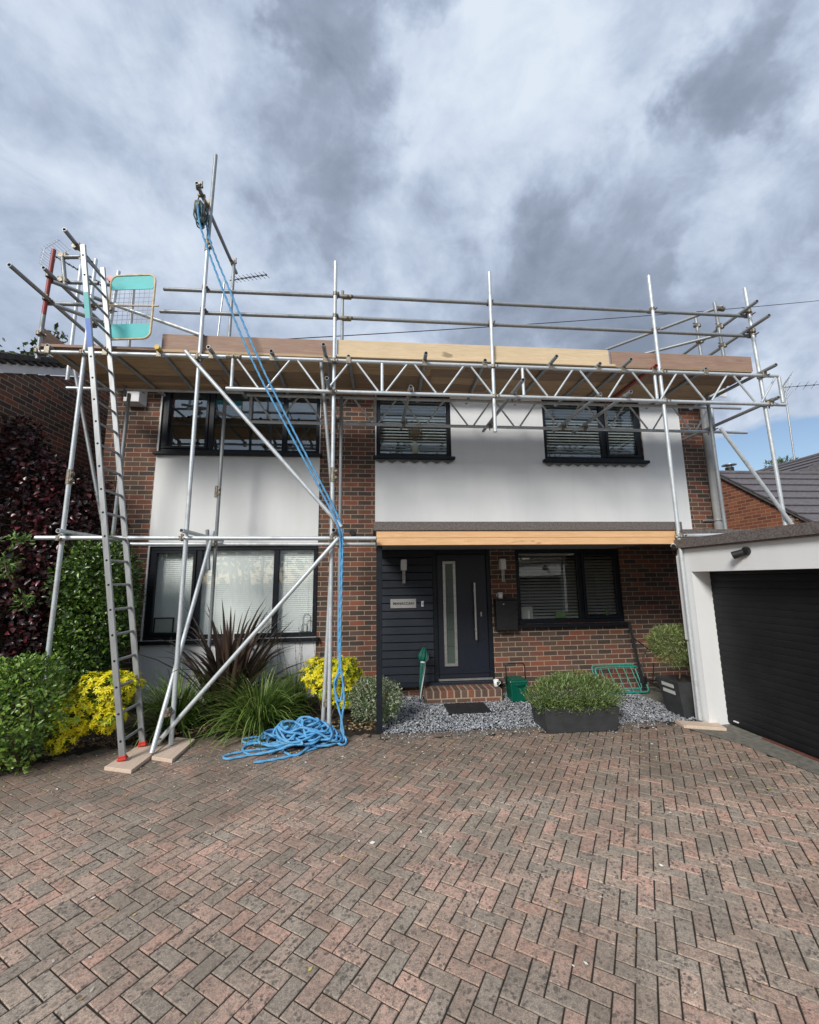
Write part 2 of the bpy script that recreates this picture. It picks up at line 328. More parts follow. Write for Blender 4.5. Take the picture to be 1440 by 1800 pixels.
M['leaf']=leafmat('leaf'); M['leafg']=leafmat('glossy leaf',.3,.15,.6); M['leafm']=leafmat('matt leaf',.6,.2,.3)
# block paving, per-block colour attribute + lichen blotches
t=NT('block paving'); a=t.n('ShaderNodeAttribute',attribute_name='col'); v=t.coord()
n=t.noise(v,170,3,.7); nb=t.noise(v,2.4,5,.65); nl=t.noise(v,48,4,.65,.8); nm=t.noise(v,13,4,.6)
vo=t.n('ShaderNodeTexVoronoi'); t.l(t.mix(.05,v,t.noise(v,30,3),'ADD'),vo.inputs['Vector']); vo.inputs['Scale'].default_value=38; vo.inputs['Randomness'].default_value=1
vs_=t.n('ShaderNodeSeparateColor'); t.l(vo.outputs['Color'],vs_.inputs[0])
bl=t.ramp(t.math('SUBTRACT',vo.outputs['Distance'],t.math('MULTIPLY',vs_.outputs[0],.22)),((.14,(1,1,1)),(.28,(0,0,0))))
c=t.mix(t.ramp(nm,((.44,(0,0,0)),(.64,(.5,.5,.5)))),a.outputs['Color'],(.36,.30,.245))
c=t.mix(t.ramp(n,((.50,(0,0,0)),(.66,(.55,.55,.55)))),c,(.72,.60,.50))
c=t.mix(t.ramp(n,((.36,(.6,.6,.6)),(.48,(0,0,0)))),c,(.14,.11,.09))
c=t.mix(t.ramp(nl,((.47,(0,0,0)),(.60,(.55,.55,.55)))),c,(.17,.145,.125))
c=t.mix(t.math('MULTIPLY',t.math('MULTIPLY',bl,t.ramp(t.noise(v,7,3,.6),((.38,(.15,.15,.15)),(.56,(1,1,1))))),.85),c,(.10,.085,.078))
c=t.mix(t.ramp(nb,((.42,(0,0,0)),(.68,(.5,.5,.5)))),c,(.15,.13,.105))
c=t.mix(t.ramp(t.noise(v,.9,4,.6,.5),((.46,(0,0,0)),(.66,(.4,.4,.4)))),c,(.17,.135,.105))
# grime towards the planted border
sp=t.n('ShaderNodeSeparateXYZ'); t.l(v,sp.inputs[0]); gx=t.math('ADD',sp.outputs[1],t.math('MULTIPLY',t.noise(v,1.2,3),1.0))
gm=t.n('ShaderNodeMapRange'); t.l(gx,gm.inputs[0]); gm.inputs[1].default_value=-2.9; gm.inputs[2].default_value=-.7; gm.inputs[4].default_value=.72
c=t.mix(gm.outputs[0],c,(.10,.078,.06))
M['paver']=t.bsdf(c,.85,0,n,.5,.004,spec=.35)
M['joint']=pbr('joint sand',(.034,.025,.018),(.020,.018,.012),9,.95,bump=.5)
M['soil']=pbr('soil',(.055,.038,.026),(.022,.016,.012),22,.95,bump=1.0,dist=.03)
M['conc']=pbr('concrete',(.20,.19,.16),(.12,.115,.10),18,.9,bump=.4)
M['asph']=pbr('asphalt',(.06,.06,.06),(.045,.045,.045),50,.9,bump=.3)
t=NT('coloured chips'); a=t.n('ShaderNodeAttribute',attribute_name='col'); M['chips']=t.bsdf(a.outputs['Color'],.7,0,t.noise(t.coord(),90,3),.3,.003)
t=NT('step brick'); a=t.n('ShaderNodeAttribute',attribute_name='col'); M['stepb']=t.bsdf(t.mix(t.noise(t.coord(),60,4),a.outputs['Color'],(.10,.06,.045)),.85,0,t.noise(t.coord(),90,3),.4,.004)
M['mortar']=pbr('mortar',(.42,.33,.24),(.30,.23,.17),60,.95,bump=.4)

# ------------------------------------------------------------ foliage helpers
NR=np.random.default_rng(11)
def leaves(name,mat,P,D,Nn,ln,wd,cols,parent=None,fold=.25,droop=0.):
    """P base points, D leaf directions, Nn leaf normals; one folded lance per point"""
    n=len(P); D=D/np.linalg.norm(D,axis=1,keepdims=True); S=np.cross(D,Nn); S/=np.linalg.norm(S,axis=1,keepdims=True)+1e-9; U=np.cross(S,D)
    ln=np.broadcast_to(np.asarray(ln),(n,))[:,None]; wd=np.broadcast_to(np.asarray(wd),(n,))[:,None]
    mid=P+D*ln*.5; tip=P+D*ln-U*ln*droop
    V=np.stack([P,mid-S*wd*.5+U*wd*fold,tip,mid+S*wd*.5+U*wd*fold,mid],1).reshape(-1,3)
    idx=np.arange(n)[:,None]*5
    F=np.concatenate([idx+np.array([[0,4,1]]),idx+np.array([[4,2,1]]),idx+np.array([[0,3,4]]),idx+np.array([[4,3,2]])],1).reshape(-1,3)
    me=bpy.data.meshes.new(name); me.vertices.add(len(V)); me.vertices.foreach_set('co',V.astype(np.float32).ravel())
    me.loops.add(F.size); me.loops.foreach_set('vertex_index',F.astype(np.int32).ravel()); me.polygons.add(len(F))
    me.polygons.foreach_set('loop_start',np.arange(0,F.size,3,dtype=np.int32))
    me.update(calc_edges=True); me.validate()
    a=me.color_attributes.new('col','FLOAT_COLOR','POINT'); C=np.repeat(np.concatenate([cols,np.ones((n,1))],1),5,0); a.data.foreach_set('color',C.astype(np.float32).ravel())
    me.materials.append(mat); o=bpy.data.objects.new(name,me); COL.objects.link(o)
    if parent is not None:
        o.parent=parent
        if parent.type=='EMPTY': o.location=-parent.location
    return o
def palette(n,cs,wts=None,var=.15):
    cs=np.array(cs); i=NR.choice(len(cs),n,p=wts); c=cs[i]*(1+NR.normal(0,var,(n,1))); return np.clip(c,.002,1)
def lump(d,k):  # lumpy radius factor for direction
    return 1+.10*np.sin(d[:,0]*k*5+1.3+d[:,2]*4)+.09*np.sin(d[:,1]*k*6+.4)*np.cos(d[:,2]*k*5+2)
def blob_points(lobes,n,shell=.35,flat=None):
    W=np.array([r[0]*r[1]*r[2] for c,r in lobes])**(2/3.); cnt=(W/W.sum()*n).astype(int)+1; P=[];O=[]
    for (c,r),k in zip(lobes,cnt):
        d=NR.normal(size=(k,3)); d/=np.linalg.norm(d,axis=1,keepdims=True); q=(1-shell*NR.random((k,1))**1.6)*lump(d,1.4)[:,None]*(1+NR.normal(0,.035,(k,1)))
        p=d*q*np.array(r)+np.array(c)
        inside=np.zeros(k,bool)
        for (c2,r2) in lobes:
            if (c2,r2)==(c,r): continue
            inside|=(((p-np.array(c2))/np.array(r2))**2).sum(1)<.5
        keep=~inside&(p[:,2]>.02); P.append(p[keep]); O.append((d/np.array(r))[keep])
    P=np.concatenate(P);O=np.concatenate(O); O/=np.linalg.norm(O,axis=1,keepdims=True); return P,O
def bush(name,loc,label,cat,lobes,n,ln,wd,cs,wts=None,mat='leaf',shell=.35,up=.4,rand=.7,group=None,stems=6,part='foliage',inner=True,droop=.15):
    root=empty(name,loc,label,cat,group)
    P,O=blob_points(lobes,n,shell); k=len(P)
    D=O+NR.normal(0,rand,(k,3))+np.array([0,0,up]); Nn=O+NR.normal(0,.5,(k,3))+np.array([0,0,.4])
    leaves(part,M[mat],P,D,Nn,ln*NR.uniform(.6,1.25,k),wd*NR.uniform(.7,1.2,k),palette(k,cs,wts),root,droop=droop)
    mb=MB(); g=Vector(loc)
    for i in range(stems):
        c,r=lobes[i%len(lobes)]; e=Vector(c)+Vector((rnd.uniform(-.6,.6)*r[0],rnd.uniform(-.6,.6)*r[1],rnd.uniform(.0,.6)*r[2]))
        b=g+Vector((rnd.uniform(-.06,.06),rnd.uniform(-.06,.06),-.02)); mdl=(b+e)/2+Vector((rnd.uniform(-.08,.08),rnd.uniform(-.08,.08),0))
        pp=catmull([b,mdl,e],.08); mb.sweep(pp,[.016*(1-.7*i2/len(pp)) for i2 in range(len(pp))],6)
    mb.build('stems',M['bark'],root)
    return root

# ============================================================ GROUND
def poly_obj(name,pts,z,mat,kind='structure',zb=None):
    mb=MB(); mb.add([(x,y,z) for x,y in pts],[tuple(range(len(pts)))]); o=mb.build(name,mat); return tag(o,kind=kind)
poly_obj('ground',[(-400,-400),(400,-400),(400,600),(-400,600)],-.06,M['asph'])
poly_obj('driveway_bed',[(-12,-14),(4.5,-14),(4.5,-1.0),(-12,-1.0)],-.0055,M['joint'])
drive=[(-9,-2.75),(-3.53,-2.05),(-2.95,-1.66),(-2.3,-1.40),(-1.2,-1.44),(.02,-1.55),(.02,-1.66),(3.66,-1.66),(3.74,-1.9),(3.86,-2.15),(3.98,-3.2),(3.98,-9),(-9,-9)]
def inpoly(x,y,P):
    c=False;j=len(P)-1
    for i in range(len(P)):
        if (P[i][1]>y)!=(P[j][1]>y) and x<(P[j][0]-P[i][0])*(y-P[i][1])/(P[j][1]-P[i][1])+P[i][0]: c=not c
        j=i
    return c
PAV=[(.56,.375,.30),(.53,.39,.31),(.45,.36,.29),(.60,.365,.285),(.42,.36,.295),(.37,.325,.27),(.52,.375,.30),(.43,.35,.28),(.56,.385,.305),(.49,.375,.30),(.62,.40,.32),(.39,.35,.29)]
def paver(mb,M4,lx,ly,h,col,j=.0072,b=.0028):
    x,y=lx/2-j/2,ly/2-j/2; tz=rnd.gauss(0,.0012); tx=rnd.gauss(0,.006); ty=rnd.gauss(0,.006)
    V=[]
    for (q,z) in ((b,0),(0,-b*.9),(0,-.03)):
        for sx,sy in ((-1,-1),(1,-1),(1,1),(-1,1)):
            px,py=sx*(x-q),sy*(y-q); V.append(M4@Vector((px,py,z+tz+h+px*tx+py*ty)))
    F=[(0,1,2,3)]+[(4+i,4+(i+1)%4,(i+1)%4,i) for i in range(4)]+[(8+i,8+(i+1)%4,4+(i+1)%4,4+i) for i in range(4)]
    mb.add(V,F,0,False,col)
mb=MB(); U=.084; A0=R(-34); cs_,sn_=math.cos(A0),math.sin(A0)
for i in range(-130,131):
    for j in range(-130,131):
        tt=(i-j)%4
        if tt==0: cx,cy,an,=(i+1)*U,(j+.5)*U,0
        elif tt==3: cx,cy,an=(i+.5)*U,(j+1)*U,math.pi/2
        else: continue
        X=cx*cs_-cy*sn_-1.0; Y=cx*sn_+cy*cs_-4.5
        if not(-6.6<X<4.05 and -7.4<Y<-1.2): continue
        if not inpoly(X,Y,drive): continue
        k=rnd.choice(PAV); s=rnd.uniform(.90,1.2); col=(k[0]*s*1.06,k[1]*s,k[2]*s*.97,1)
        paver(mb,Matrix.Translation((X,Y,0))@Matrix.Rotation(A0+an+rnd.gauss(0,.008),4,'Z'),2*U,U,0,col)
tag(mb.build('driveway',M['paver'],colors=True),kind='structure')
mb=MB()   # edging course along the gravel
x=.05
while x<3.55:
    k=rnd.choice(PAV[2:8]); s=rnd.uniform(.5,.8); paver(mb,Matrix.Translation((x,-1.60+rnd.gauss(0,.003),.004))@Matrix.Rotation(rnd.gauss(0,.01),4,'Z'),.1,.13,0,(k[0]*s,k[1]*s,k[2]*s,1)); x+=.1
tag(mb.build('paving_edge',M['paver'],colors=True),kind='structure')
# soil border
mb=MB(); nx,ny=90,40; V=[];F=[]
def edgeY(x):
    for (a,b) in zip([(-9,-2.75),(-3.53,-2.05),(-2.95,-1.66),(-2.3,-1.40),(-1.2,-1.44),(.06,-1.55)],[(-3.53,-2.05),(-2.95,-1.66),(-2.3,-1.40),(-1.2,-1.44),(.06,-1.55),(1,-1.55)]):
        if a[0]<=x<=b[0]: return a[1]+(b[1]-a[1])*(x-a[0])/(b[0]-a[0])
    return -1.5
for i in range(nx+1):
    x=-7+7.08*i/nx; y0=edgeY(x)+.05
    for j in range(ny+1):
        q=j/ny; y=y0+(.6-y0)*q; V.append((x,y,-.012+.05*min(1,q*7)+.022*math.sin(x*23+y*17)*math.sin(x*11-y*29)*min(1,q*6)+rnd.gauss(0,.004)))
for i in range(nx):
    for j in range(ny): F.append((i*(ny+1)+j,(i+1)*(ny+1)+j,(i+1)*(ny+1)+j+1,i*(ny+1)+j+1))
mb.add(V,F); tag(mb.build('flower_bed',M['soil']),kind='structure')
# slate chippings
poly_obj('gravel_bed',[(.1,-1.535),(3.93,-1.535),(3.93,-.005),(.1,-.005)],-.004,M['joint'])
poly_obj('side_passage',[(3.93,-1.45),(5.6,-1.45),(5.6,-.005),(3.93,-.005)],-.003,M['conc'])
mb=MB()
for i in range(23000):
    x=rnd.uniform(.12,3.98); y=rnd.uniform(-1.53,-.02) if i%40 else -1.53-abs(rnd.gauss(0,.12))
    if .76<x<1.9 and y>-.45: continue
    s=rnd.uniform(.006,.015); g=rnd.choice((.24,.33,.40,.46,.60))*rnd.uniform(.7,1.2)
    Rm=Matrix.Translation((x,y,rnd.uniform(-.001,.014)))@Matrix.Rotation(rnd.uniform(0,6.28),4,'Z')@Matrix.Rotation(rnd.gauss(0,.5),4,'X')@Matrix.Rotation(rnd.gauss(0,.5),4,'Y')
    a,b,c_=s*rnd.uniform(.8,1.5),s*rnd.uniform(.5,.9),s*rnd.uniform(.2,.5)
    V=[Rm@Vector(p) for p in ((-a,-b*.3,0),(-a*.2,-b,0),(a,-b*.2,0),(a*.3,b,0),(0,0,c_),(0,0,-c_))]
    mb.add(V,[(0,1,4),(1,2,4),(2,3,4),(3,0,4),(1,0,5),(2,1,5),(3,2,5),(0,3,5)],0,False,(g*.92,g*.97,g*1.05,1))
tag(mb.build('slate_chippings',M['chips']),kind='stuff').data
mb_last=bpy.data.objects['slate_chippings']
a=mb_last.data.color_attributes.new('col','FLOAT_COLOR','POINT'); a.data.foreach_set('color',np.array(mb.c,dtype=np.float32).ravel())
# concrete apron before the garage
mb=MB(); pts=[(3.92,-9),(3.93,-3.4),(3.84,-2.3),(3.70,-1.98),(3.60,-1.70),(3.97,-1.70),(4.3,-1.70),(4.3,-9)]
mb.add([(x,y,.004 if x<4 else .016) for x,y in pts],[tuple(range(len(pts)))]); tag(mb.build('concrete_apron',M['conc']),kind='structure')
# fallen petals and leaves
mb=MB()
for i in range(1500):
    if rnd.random()<.72: x=rnd.uniform(-4.2,3.6); y=-1.62-abs(rnd.gauss(0,.55))
    else: x=rnd.uniform(-4,3.6); y=rnd.uniform(-6,-1.6)
    if x<-2.2 and rnd.random()<.5: y=edgeY(x)-abs(rnd.gauss(0,.35))
    s=rnd.uniform(.004,.012)*(1.5 if rnd.random()<.07 else 1); a=rnd.uniform(0,6.28); Rm=Matrix.Translation((x,y,.006))@Matrix.Rotation(a,4,'Z')@Matrix.Rotation(rnd.gauss(0,.25),4,'X')
    col=rnd.choice(((.62,.58,.50),(.55,.50,.42),(.70,.68,.62),(.55,.45,.12),(.35,.22,.10))) if x>-2 else rnd.choice(((.6,.55,.2),(.62,.58,.50),(.35,.34,.12),(.4,.26,.1)))
    mb.add([Rm@Vector(p) for p in ((-s*1.3,0,0),(0,-s*.6,.001),(s*1.3,0,.002),(0,s*.6,.001))],[(0,1,2,3)],0,False,(*col,1))
for i in range(1300):
    x=rnd.uniform(-6,0.05); y=edgeY(x)+rnd.uniform(.02,.35)
    s=rnd.uniform(.01,.024); a=rnd.uniform(0,6.28); Rm=Matrix.Translation((x,y,.035+rnd.uniform(0,.02)))@Matrix.Rotation(a,4,'Z')@Matrix.Rotation(rnd.gauss(0,.5),4,'X')
    col=rnd.choice(((.38,.24,.12),(.50,.33,.15),(.22,.13,.07),(.30,.28,.08),(.45,.38,.25)))
    mb.add([Rm@Vector(p) for p in ((-s*1.3,0,0),(0,-s*.6,.004),(s*1.3,0,.002),(0,s*.6,.006))],[(0,1,2,3)],0,False,(*col,1))
tag(mb.build('fallen_leaves',M['chips'],colors=True),kind='stuff')

# ============================================================ HOUSE
HX0,HX1,HT=-4.15,6.10,4.95
house=empty('detached_house',(1,3.5,0),'two storey brown brick house with white rendered panels behind the scaffolding','house')
def wall_with_holes(mb,x0,x1,z0,z1,holes,yf,yb,mi=0):
    xs=sorted({x0,x1,*[h[0] for h in holes],*[h[1] for h in holes]}); zs=sorted({z0,z1,*[h[2] for h in holes],*[h[3] for h in holes]})
    xs=[x for x in xs if x0<=x<=x1]; zs=[z for z in zs if z0<=z<=z1]
    for a,b in zip(xs,xs[1:]):
        for c,d in zip(zs,zs[1:]):
            mx_,mz=(a+b)/2,(c+d)/2
            if any(h[0]<mx_<h[1] and h[2]<mz<h[3] for h in holes): continue
            mb.quad((a,yf,c),(b,yf,c),(b,yf,d),(a,yf,d),mi); mb.quad((a,yb,c),(a,yb,d),(b,yb,d),(b,yb,c),mi)
    for h in holes:
        a,b,c,d=max(h[0],x0),min(h[1],x1),max(h[2],z0),min(h[3],z1)
        mb.quad((a,yf,c),(a,yf,d),(a,yb,d),(a,yb,c),mi); mb.quad((b,yf,c),(b,yb,c),(b,yb,d),(b,yf,d),mi)
        mb.quad((a,yf,c),(a,yb,c),(b,yb,c),(b,yf,c),mi); mb.quad((a,yf,d),(b,yf,d),(b,yb,d),(a,yb,d),mi)
    for a,b,c,d in (((x0,yf,z0),(x0,yb,z0),(x0,yb,z1),(x0,yf,z1)),((x1,yf,z0),(x1,yf,z1),(x1,yb,z1),(x1,yb,z0)),((x0,yf,z1),(x0,yb,z1),(x1,yb,z1),(x1,yf,z1))): mb.quad(a,b,c,d,mi)
WL=(-3.34,-.84,.90,2.28); UL=(-3.34,-.85,3.76,4.90); U2=(.07,1.32,3.74,4.88); U3=(2.93,4.72,3.72,4.88); WR=(2.32,4.10,1.02,2.20); DR=(.16,1.90,.17,2.22)
mb=MB(); wall_with_holes(mb,HX0,HX1,-.1,HT,[WL,UL,U2,U3,WR,DR],0,.28)
mb.build('brick_wall',M['brick'],house)
mb=MB()
for x,s in ((HX0,1),(HX1,-1)):
    a=[(x,.281,-.1),(x,8,-.1),(x,8,HT),(x,4.1,7.0),(x,.281,HT)]; b=[(x+s*.25,y,z) for _,y,z in a]
    mb.add(a,[(0,1,2,3,4)]); mb.add(b,[(4,3,2,1,0)])
mb.quad((HX0,8,-.1),(HX1,8,-.1),(HX1,8,HT),(HX0,8,HT))
mb.build('side_wall',M['brickY'],house)
# rooms
mb=MB()
for zf in (.12,2.62): mb.box(HX0+.26,HX1-.26,.285,4,zf-.05,zf+.02)
mb.box(HX0+.26,HX1-.26,4.0,4.05,0,5.1); mb.box(HX0+.26,HX1-.26,.285,4,5.0,5.05)
for xx in (-.6,2.05): mb.box(xx,xx+.1,.285,4,.1,5)
mb.build('inner_rooms',M['room'],house)
# render panels
mb=MB(); wall_with_holes(mb,-3.36,-.84,.02,HT,[WL,UL],-.014,-.0005); mb.build('rendered_panel',M['render'],house)
mb=MB(); wall_with_holes(mb,.05,5.45,2.40,HT,[U2,U3],-.014,-.0005); mb.build('rendered_panel',M['render'],house)
# roof
mb=MB(); th=.12
def roofslab(mb,a,b,c,d,t=.1):
    a,b,c,d=[Vector(p) for p in (a,b,c,d)]; n=(b-a).cross(d-a).normalized()*t; V=[a,b,c,d,a+n,b+n,c+n,d+n]
    mb.add(V,[(3,2,1,0),(4,5,6,7),(0,1,5,4),(1,2,6,5),(2,3,7,6),(3,0,4,7)])
roofslab(mb,(HX0-.05,-.32,HT+.02),(HX1+.05,-.32,HT+.02),(HX1+.05,4.1,7.05),(HX0-.05,4.1,7.05)); roofslab(mb,(HX1+.05,8.3,HT+.02),(HX0-.05,8.3,HT+.02),(HX0-.05,4.1,7.05),(HX1+.05,4.1,7.05))
rf=mb.build('roof',M['tile'],house)
mb=MB(); mb.box(HX0-.05,HX1+.05,-.31,-.29,HT-.14,HT+.03); mb.box(HX0-.05,HX1+.05,-.288,.0,HT-.02,HT+.005); mb.build('eaves_board',M['white'],rf)
# windows
def window(name_lbl,r,mull,blind=None,sill=True,zig=False,gm='glass',fw=.065,openers=()):
    x0,x1,z0,z1=r; y0,y1=.015,.085
    mb=MB(); fr=mb
    mb.bbox(x0,x1,y0,y1,z0,z0+fw,.006); mb.bbox(x0,x1,y0,y1,z1-fw,z1,.006); mb.bbox(x0,x0+fw,y0,y1,z0+fw+.0005,z1-fw-.0005,.006); mb.bbox(x1-fw,x1,y0,y1,z0+fw+.0005,z1-fw-.0005,.006)
    for m in mull: mb.bbox(m-fw*.62,m+fw*.62,y0+.001,y1-.001,z0+fw+.0005,z1-fw-.0005,.006)
    wobj=mb.build('window',M['anth'],house,label=name_lbl)
    ed=[x0+fw]+[v for m in mull for v in (m-fw*.62,m+fw*.62)]+[x1-fw]
    for i in range(0,len(ed),2):
        a,b=ed[i],ed[i+1]
        if (i//2) in openers:   # opening sash, a second slim frame
            s=MB(); f2=.042
            s.bbox(a+.001,b-.001,-.004,.055,z0+fw+.001,z0+fw+f2,.004); s.bbox(a+.001,b-.001,-.004,.055,z1-fw-f2,z1-fw-.001,.004)
            s.bbox(a+.001,a+f2,-.004,.055,z0+fw+f2+.0005,z1-fw-f2-.0005,.004); s.bbox(b-f2,b-.001,-.004,.055,z0+fw+f2+.0005,z1-fw-f2-.0005,.004)
            s.build('sash',M['anth'],wobj)
        g=MB(); g.box(a-.01,b+.01,.046,.050,z0+fw-.01,z1-fw+.01); g.build('pane',M[gm],wobj)
        if blind:
            bmat,pitch,tilt,wd=blind; s=MB(); z=z1-fw-.03; 
            s.box(a-.02,b+.02,.10,.14,z1-fw-.03,z1-fw+.02)
            while z>z0+fw-.02:
                dy,dz=wd/2*math.cos(tilt),wd/2*math.sin(tilt); tw=rnd.gauss(0,.0006)
                s.quad((a-.02,.12-dy,z-dz),(b+.02,.12-dy,z-dz+tw),(b+.02,.12+dy,z+dz+tw),(a-.02,.12+dy,z+dz)); z-=pitch
            for q in (.18,.82): s.box(a+(b-a)*q,a+(b-a)*q+.002,.095,.097,z0+fw,z1-fw)
            s.build('blind',M[bmat],wobj)
    if sill:
        s=MB(); s.bbox(x0-.05,x1+.05,-.085,.014,z0-.055,z0-.004,.008); s.build('sill',M['anth'],wobj)
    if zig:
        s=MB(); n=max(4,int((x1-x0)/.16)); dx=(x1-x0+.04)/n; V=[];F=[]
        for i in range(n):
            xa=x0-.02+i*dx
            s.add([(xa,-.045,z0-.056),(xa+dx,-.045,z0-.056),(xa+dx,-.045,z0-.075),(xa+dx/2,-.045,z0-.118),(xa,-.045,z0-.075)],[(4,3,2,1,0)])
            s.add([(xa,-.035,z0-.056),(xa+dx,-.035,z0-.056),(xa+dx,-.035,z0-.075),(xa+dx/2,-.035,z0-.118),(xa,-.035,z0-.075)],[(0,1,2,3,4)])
        s.build('zigzag_strip',M['lead'],wobj)  # dark grey zigzag strip just below the sill
    return wobj
window('wide ground floor window with closed white blinds',WL,[-2.62,-1.47],('blindw',.031,R(69),.0345),gm='glass',openers=(0,))
window('wide dark upper window mirroring the sky',UL,[-2.58,-1.42],None,gm='glass3',openers=(0,))
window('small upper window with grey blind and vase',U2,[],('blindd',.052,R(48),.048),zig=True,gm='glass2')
window('upper right window with grey blind and zigzag strip',U3,[4.02],('blindd',.052,R(48),.048),zig=True,openers=(1,),gm='glass2')
window('kitchen window under the canopy with dark blind',WR,[3.40],('blindd',.05,R(38),.044),openers=(1,))
# front door
x0,x1,z0,z1=DR
mb=MB()   # cladding beside door: shadow-gap boards
zc=.19
while zc<z1-.01:
    zt=min(zc+.118,z1); mb.add([(x0,.012,zc),(.955,.012,zc),(.955,-.012,zc+.012),(x0,-.012,zc+.012),(x0,.002,zt-.004),(.955,.002,zt-.004),(x0,.03,zt),(.955,.03,zt)],[(0,1,2,3),(3,2,5,4),(4,5,7,6)]); zc+=.118
mb.box(x0,.955,.03,.05,.17,z1); mb.build('cladding',M['clad'],house)
mb=MB(); mb.bbox(.957,1.03,-.012,.08,.20,2.215,.006); mb.bbox(1.83,1.895,-.012,.08,.20,2.215,.006); mb.bbox(1.031,1.829,-.012,.08,2.13,2.215,.006)
dfr=mb.build('door_frame',M['anth'],house)
mb=MB(); mb.bbox(1.032,1.828,.01,.065,.235,2.128,.006); mb.bbox(1.032,1.828,-.004,.0095,.30,.33,.003); door=mb.build('front_door',M['door'],house)
mb=MB(); gx0,gx1,gz0,gz1=1.12,1.33,.41,2.02
for b in ((gx0,gx1,gz0,gz0+.045),(gx0,gx1,gz1-.045,gz1),(gx0,gx0+.045,gz0+.0455,gz1-.0455),(gx1-.045,gx1,gz0+.0455,gz1-.0455)): mb.bbox(b[0],b[1],-.012,.009,b[2],b[3],.004)
mb.build('glazing_trim',M['steel'],door)
mb=MB(); mb.box(gx0+.04,gx1-.04,.002,.008,gz0+.04,gz1-.04)
mb.build('door_glass',M['frost'],door)
for i in range(1,6):
    mb=MB(); z=gz0+.045+(gz1-gz0-.09)*i/6; mb.box(gx0+.0455,gx1-.0455,-.001,.0015,z-.003,z+.003); mb.build('glazing_bar',M['black'],door)
mb=MB(); mb.bbox(1.60,1.63,-.075,-.055,.80,1.68,.004); mb.tube((1.615,-.055,.95),(1.615,.0095,.95),.008,8,False); mb.tube((1.615,-.055,1.55),(1.615,.0095,1.55),.008,8,False); mb.build('pull_handle',M['steel'],door)
mb=MB(); mb.bbox(1.71,1.735,-.004,.0095,1.15,1.22,.003); mb.build('lock',M['steel'],door)
mb=MB(); mb.bbox(1.02,1.86,-.045,.0,.205,.235,.004); mb.build('threshold',M['steel'],dfr)
mb=MB(); mb.bbox(.16,1.99,-.115,.08,.145,.20,.008); mb.build('door_sill',M['clad'],house)
# brick plinth course & step
mb=MB(); mb.box(.78,1.87,-.435,-.012,0,.161); mt=mb
step=mb.build('doorstep',M['mortar'],house)
mb=MB(); x=.775; i=0
def bc():
    k=rnd.choice(((.26,.09,.055),(.15,.085,.065),(.20,.08,.06),(.12,.08,.07),(.33,.11,.06),(.18,.12,.09))); s=rnd.uniform(.85,1.15); return (k[0]*s,k[1]*s,k[2]*s,1)
while x<1.86:
    mb.bbox(x+.007,x+.091,-.44,-.24,.064,.166,.008,0,bc()); mb.bbox(x+.007,x+.091,-.23,-.02,.064,.166,.006,0,bc()); x+=.0995
x=.775
while x<1.80: mb.bbox(x+.005,min(x+.205,1.875),-.437,-.34,.002,.054,.005,0,bc()); x+=.215
mb.build('step_brick',M['stepb'],step,colors=True)
# canopy
mb=MB(); mb.box(.045,3.99,-1.50,-.016,2.34,2.42); mb.box(.02,4.01,-1.585,-.016,2.4205,2.435); mb.box(.02,4.01,-1.60,-1.585,2.33,2.437); mb.box(4.011,5.9,-1.50,-.016,2.22,2.35)
can=mb.build('canopy',M['felt'],house)
mb=MB(); mb.bbox(.06,3.97,-1.58,-1.535,2.15,2.237,.003); mb.bbox(.055,3.975,-1.583,-1.535,2.2385,2.325,.003); mb.build('fascia_board',M['cantim'],can)
mb=MB(); mb.box(.06,3.97,-1.534,-.001,2.205,2.225); mb.box(.062,.075,-1.534,-.016,2.2255,2.34); mb.build('soffit_panel',M['soffit'],can)
mb=MB(); mb.box(0.03,4.0,-.016,-.0145,2.43,2.52); mb.build('flashing',M['lead'],can)
mb=MB(); mb.bbox(.055,.125,-1.53,-1.46,0,2.2045,.004); mb.build('canopy_post',M['anth'],house)
# soil pipe
mb=MB(); mb.tube((5.84,-.12,2.36),(5.84,-.12,4.7),.055,16,False); mb.tube((5.84,-.12,2.36),(5.84,-.12,2.62),.064,16,False); mb.tube((5.84,-.12,4.7),(5.80,-.16,4.98),.055,16,False)
pp=mb.build('soil_pipe',M['pipe'],house); mb=MB(); mb.tube((5.84,-.12,2.66),(5.84,-.12,2.685),.07,16,False); mb.bbox(5.66,5.84,-.03,-.001,2.66,2.685,.003); mb.build('pipe_clip',M['steel'],pp)
mb=MB(); mb.tube((-.93+.62,-.03,2.48),(-.93+.62,.0,2.48),.045,14,False); mb.build('wall_vent',M['black'],house)

# ============================================================ GARAGE
gar=empty('garage',(6,-3.5,0),'white rendered flat roofed garage with dark roller door at the right edge','garage')
mb=MB()
mb.box(3.95,4.30,-1.745,-1.53,0,1.79)                    # pier
mb.box(3.95,4.16,-6.6,-1.53,1.791,2.075)                    # lintel beam
mb.box(3.95,4.30,-6.6,-6.0,0,1.79)
mb.box(4.301,8.5,-1.63,-1.53,0,2.06); mb.box(8.4,8.5,-6.6,-1.631,0,2.06); mb.box(4.301,8.399,-6.6,-6.5,0,2.06)
mb.build('rendered_wall',M['render'],gar)
mb=MB(); z=.03; y0,y1=-6.0,-1.746
while z<1.88:
    h=.075; V=[];pr=((0,0),(-.004,.006),(-.007,.035),(-.005,.066),(0,.072),(0,.075))
    for (dx,dz) in pr: V+= [(4.19+dx,y0,z+dz),(4.19+dx,y1,z+dz)]
    mb.add(V,[(2*i,2*i+1,2*i+3,2*i+2) for i in range(len(pr)-1)]); z+=h
gd=mb.build('roller_door',M['garage'],gar)
mb=MB(); mb.box(4.17,4.185,-1.90,-1.84,.07,.082); mb.build('door_badge',M['white'],gd)
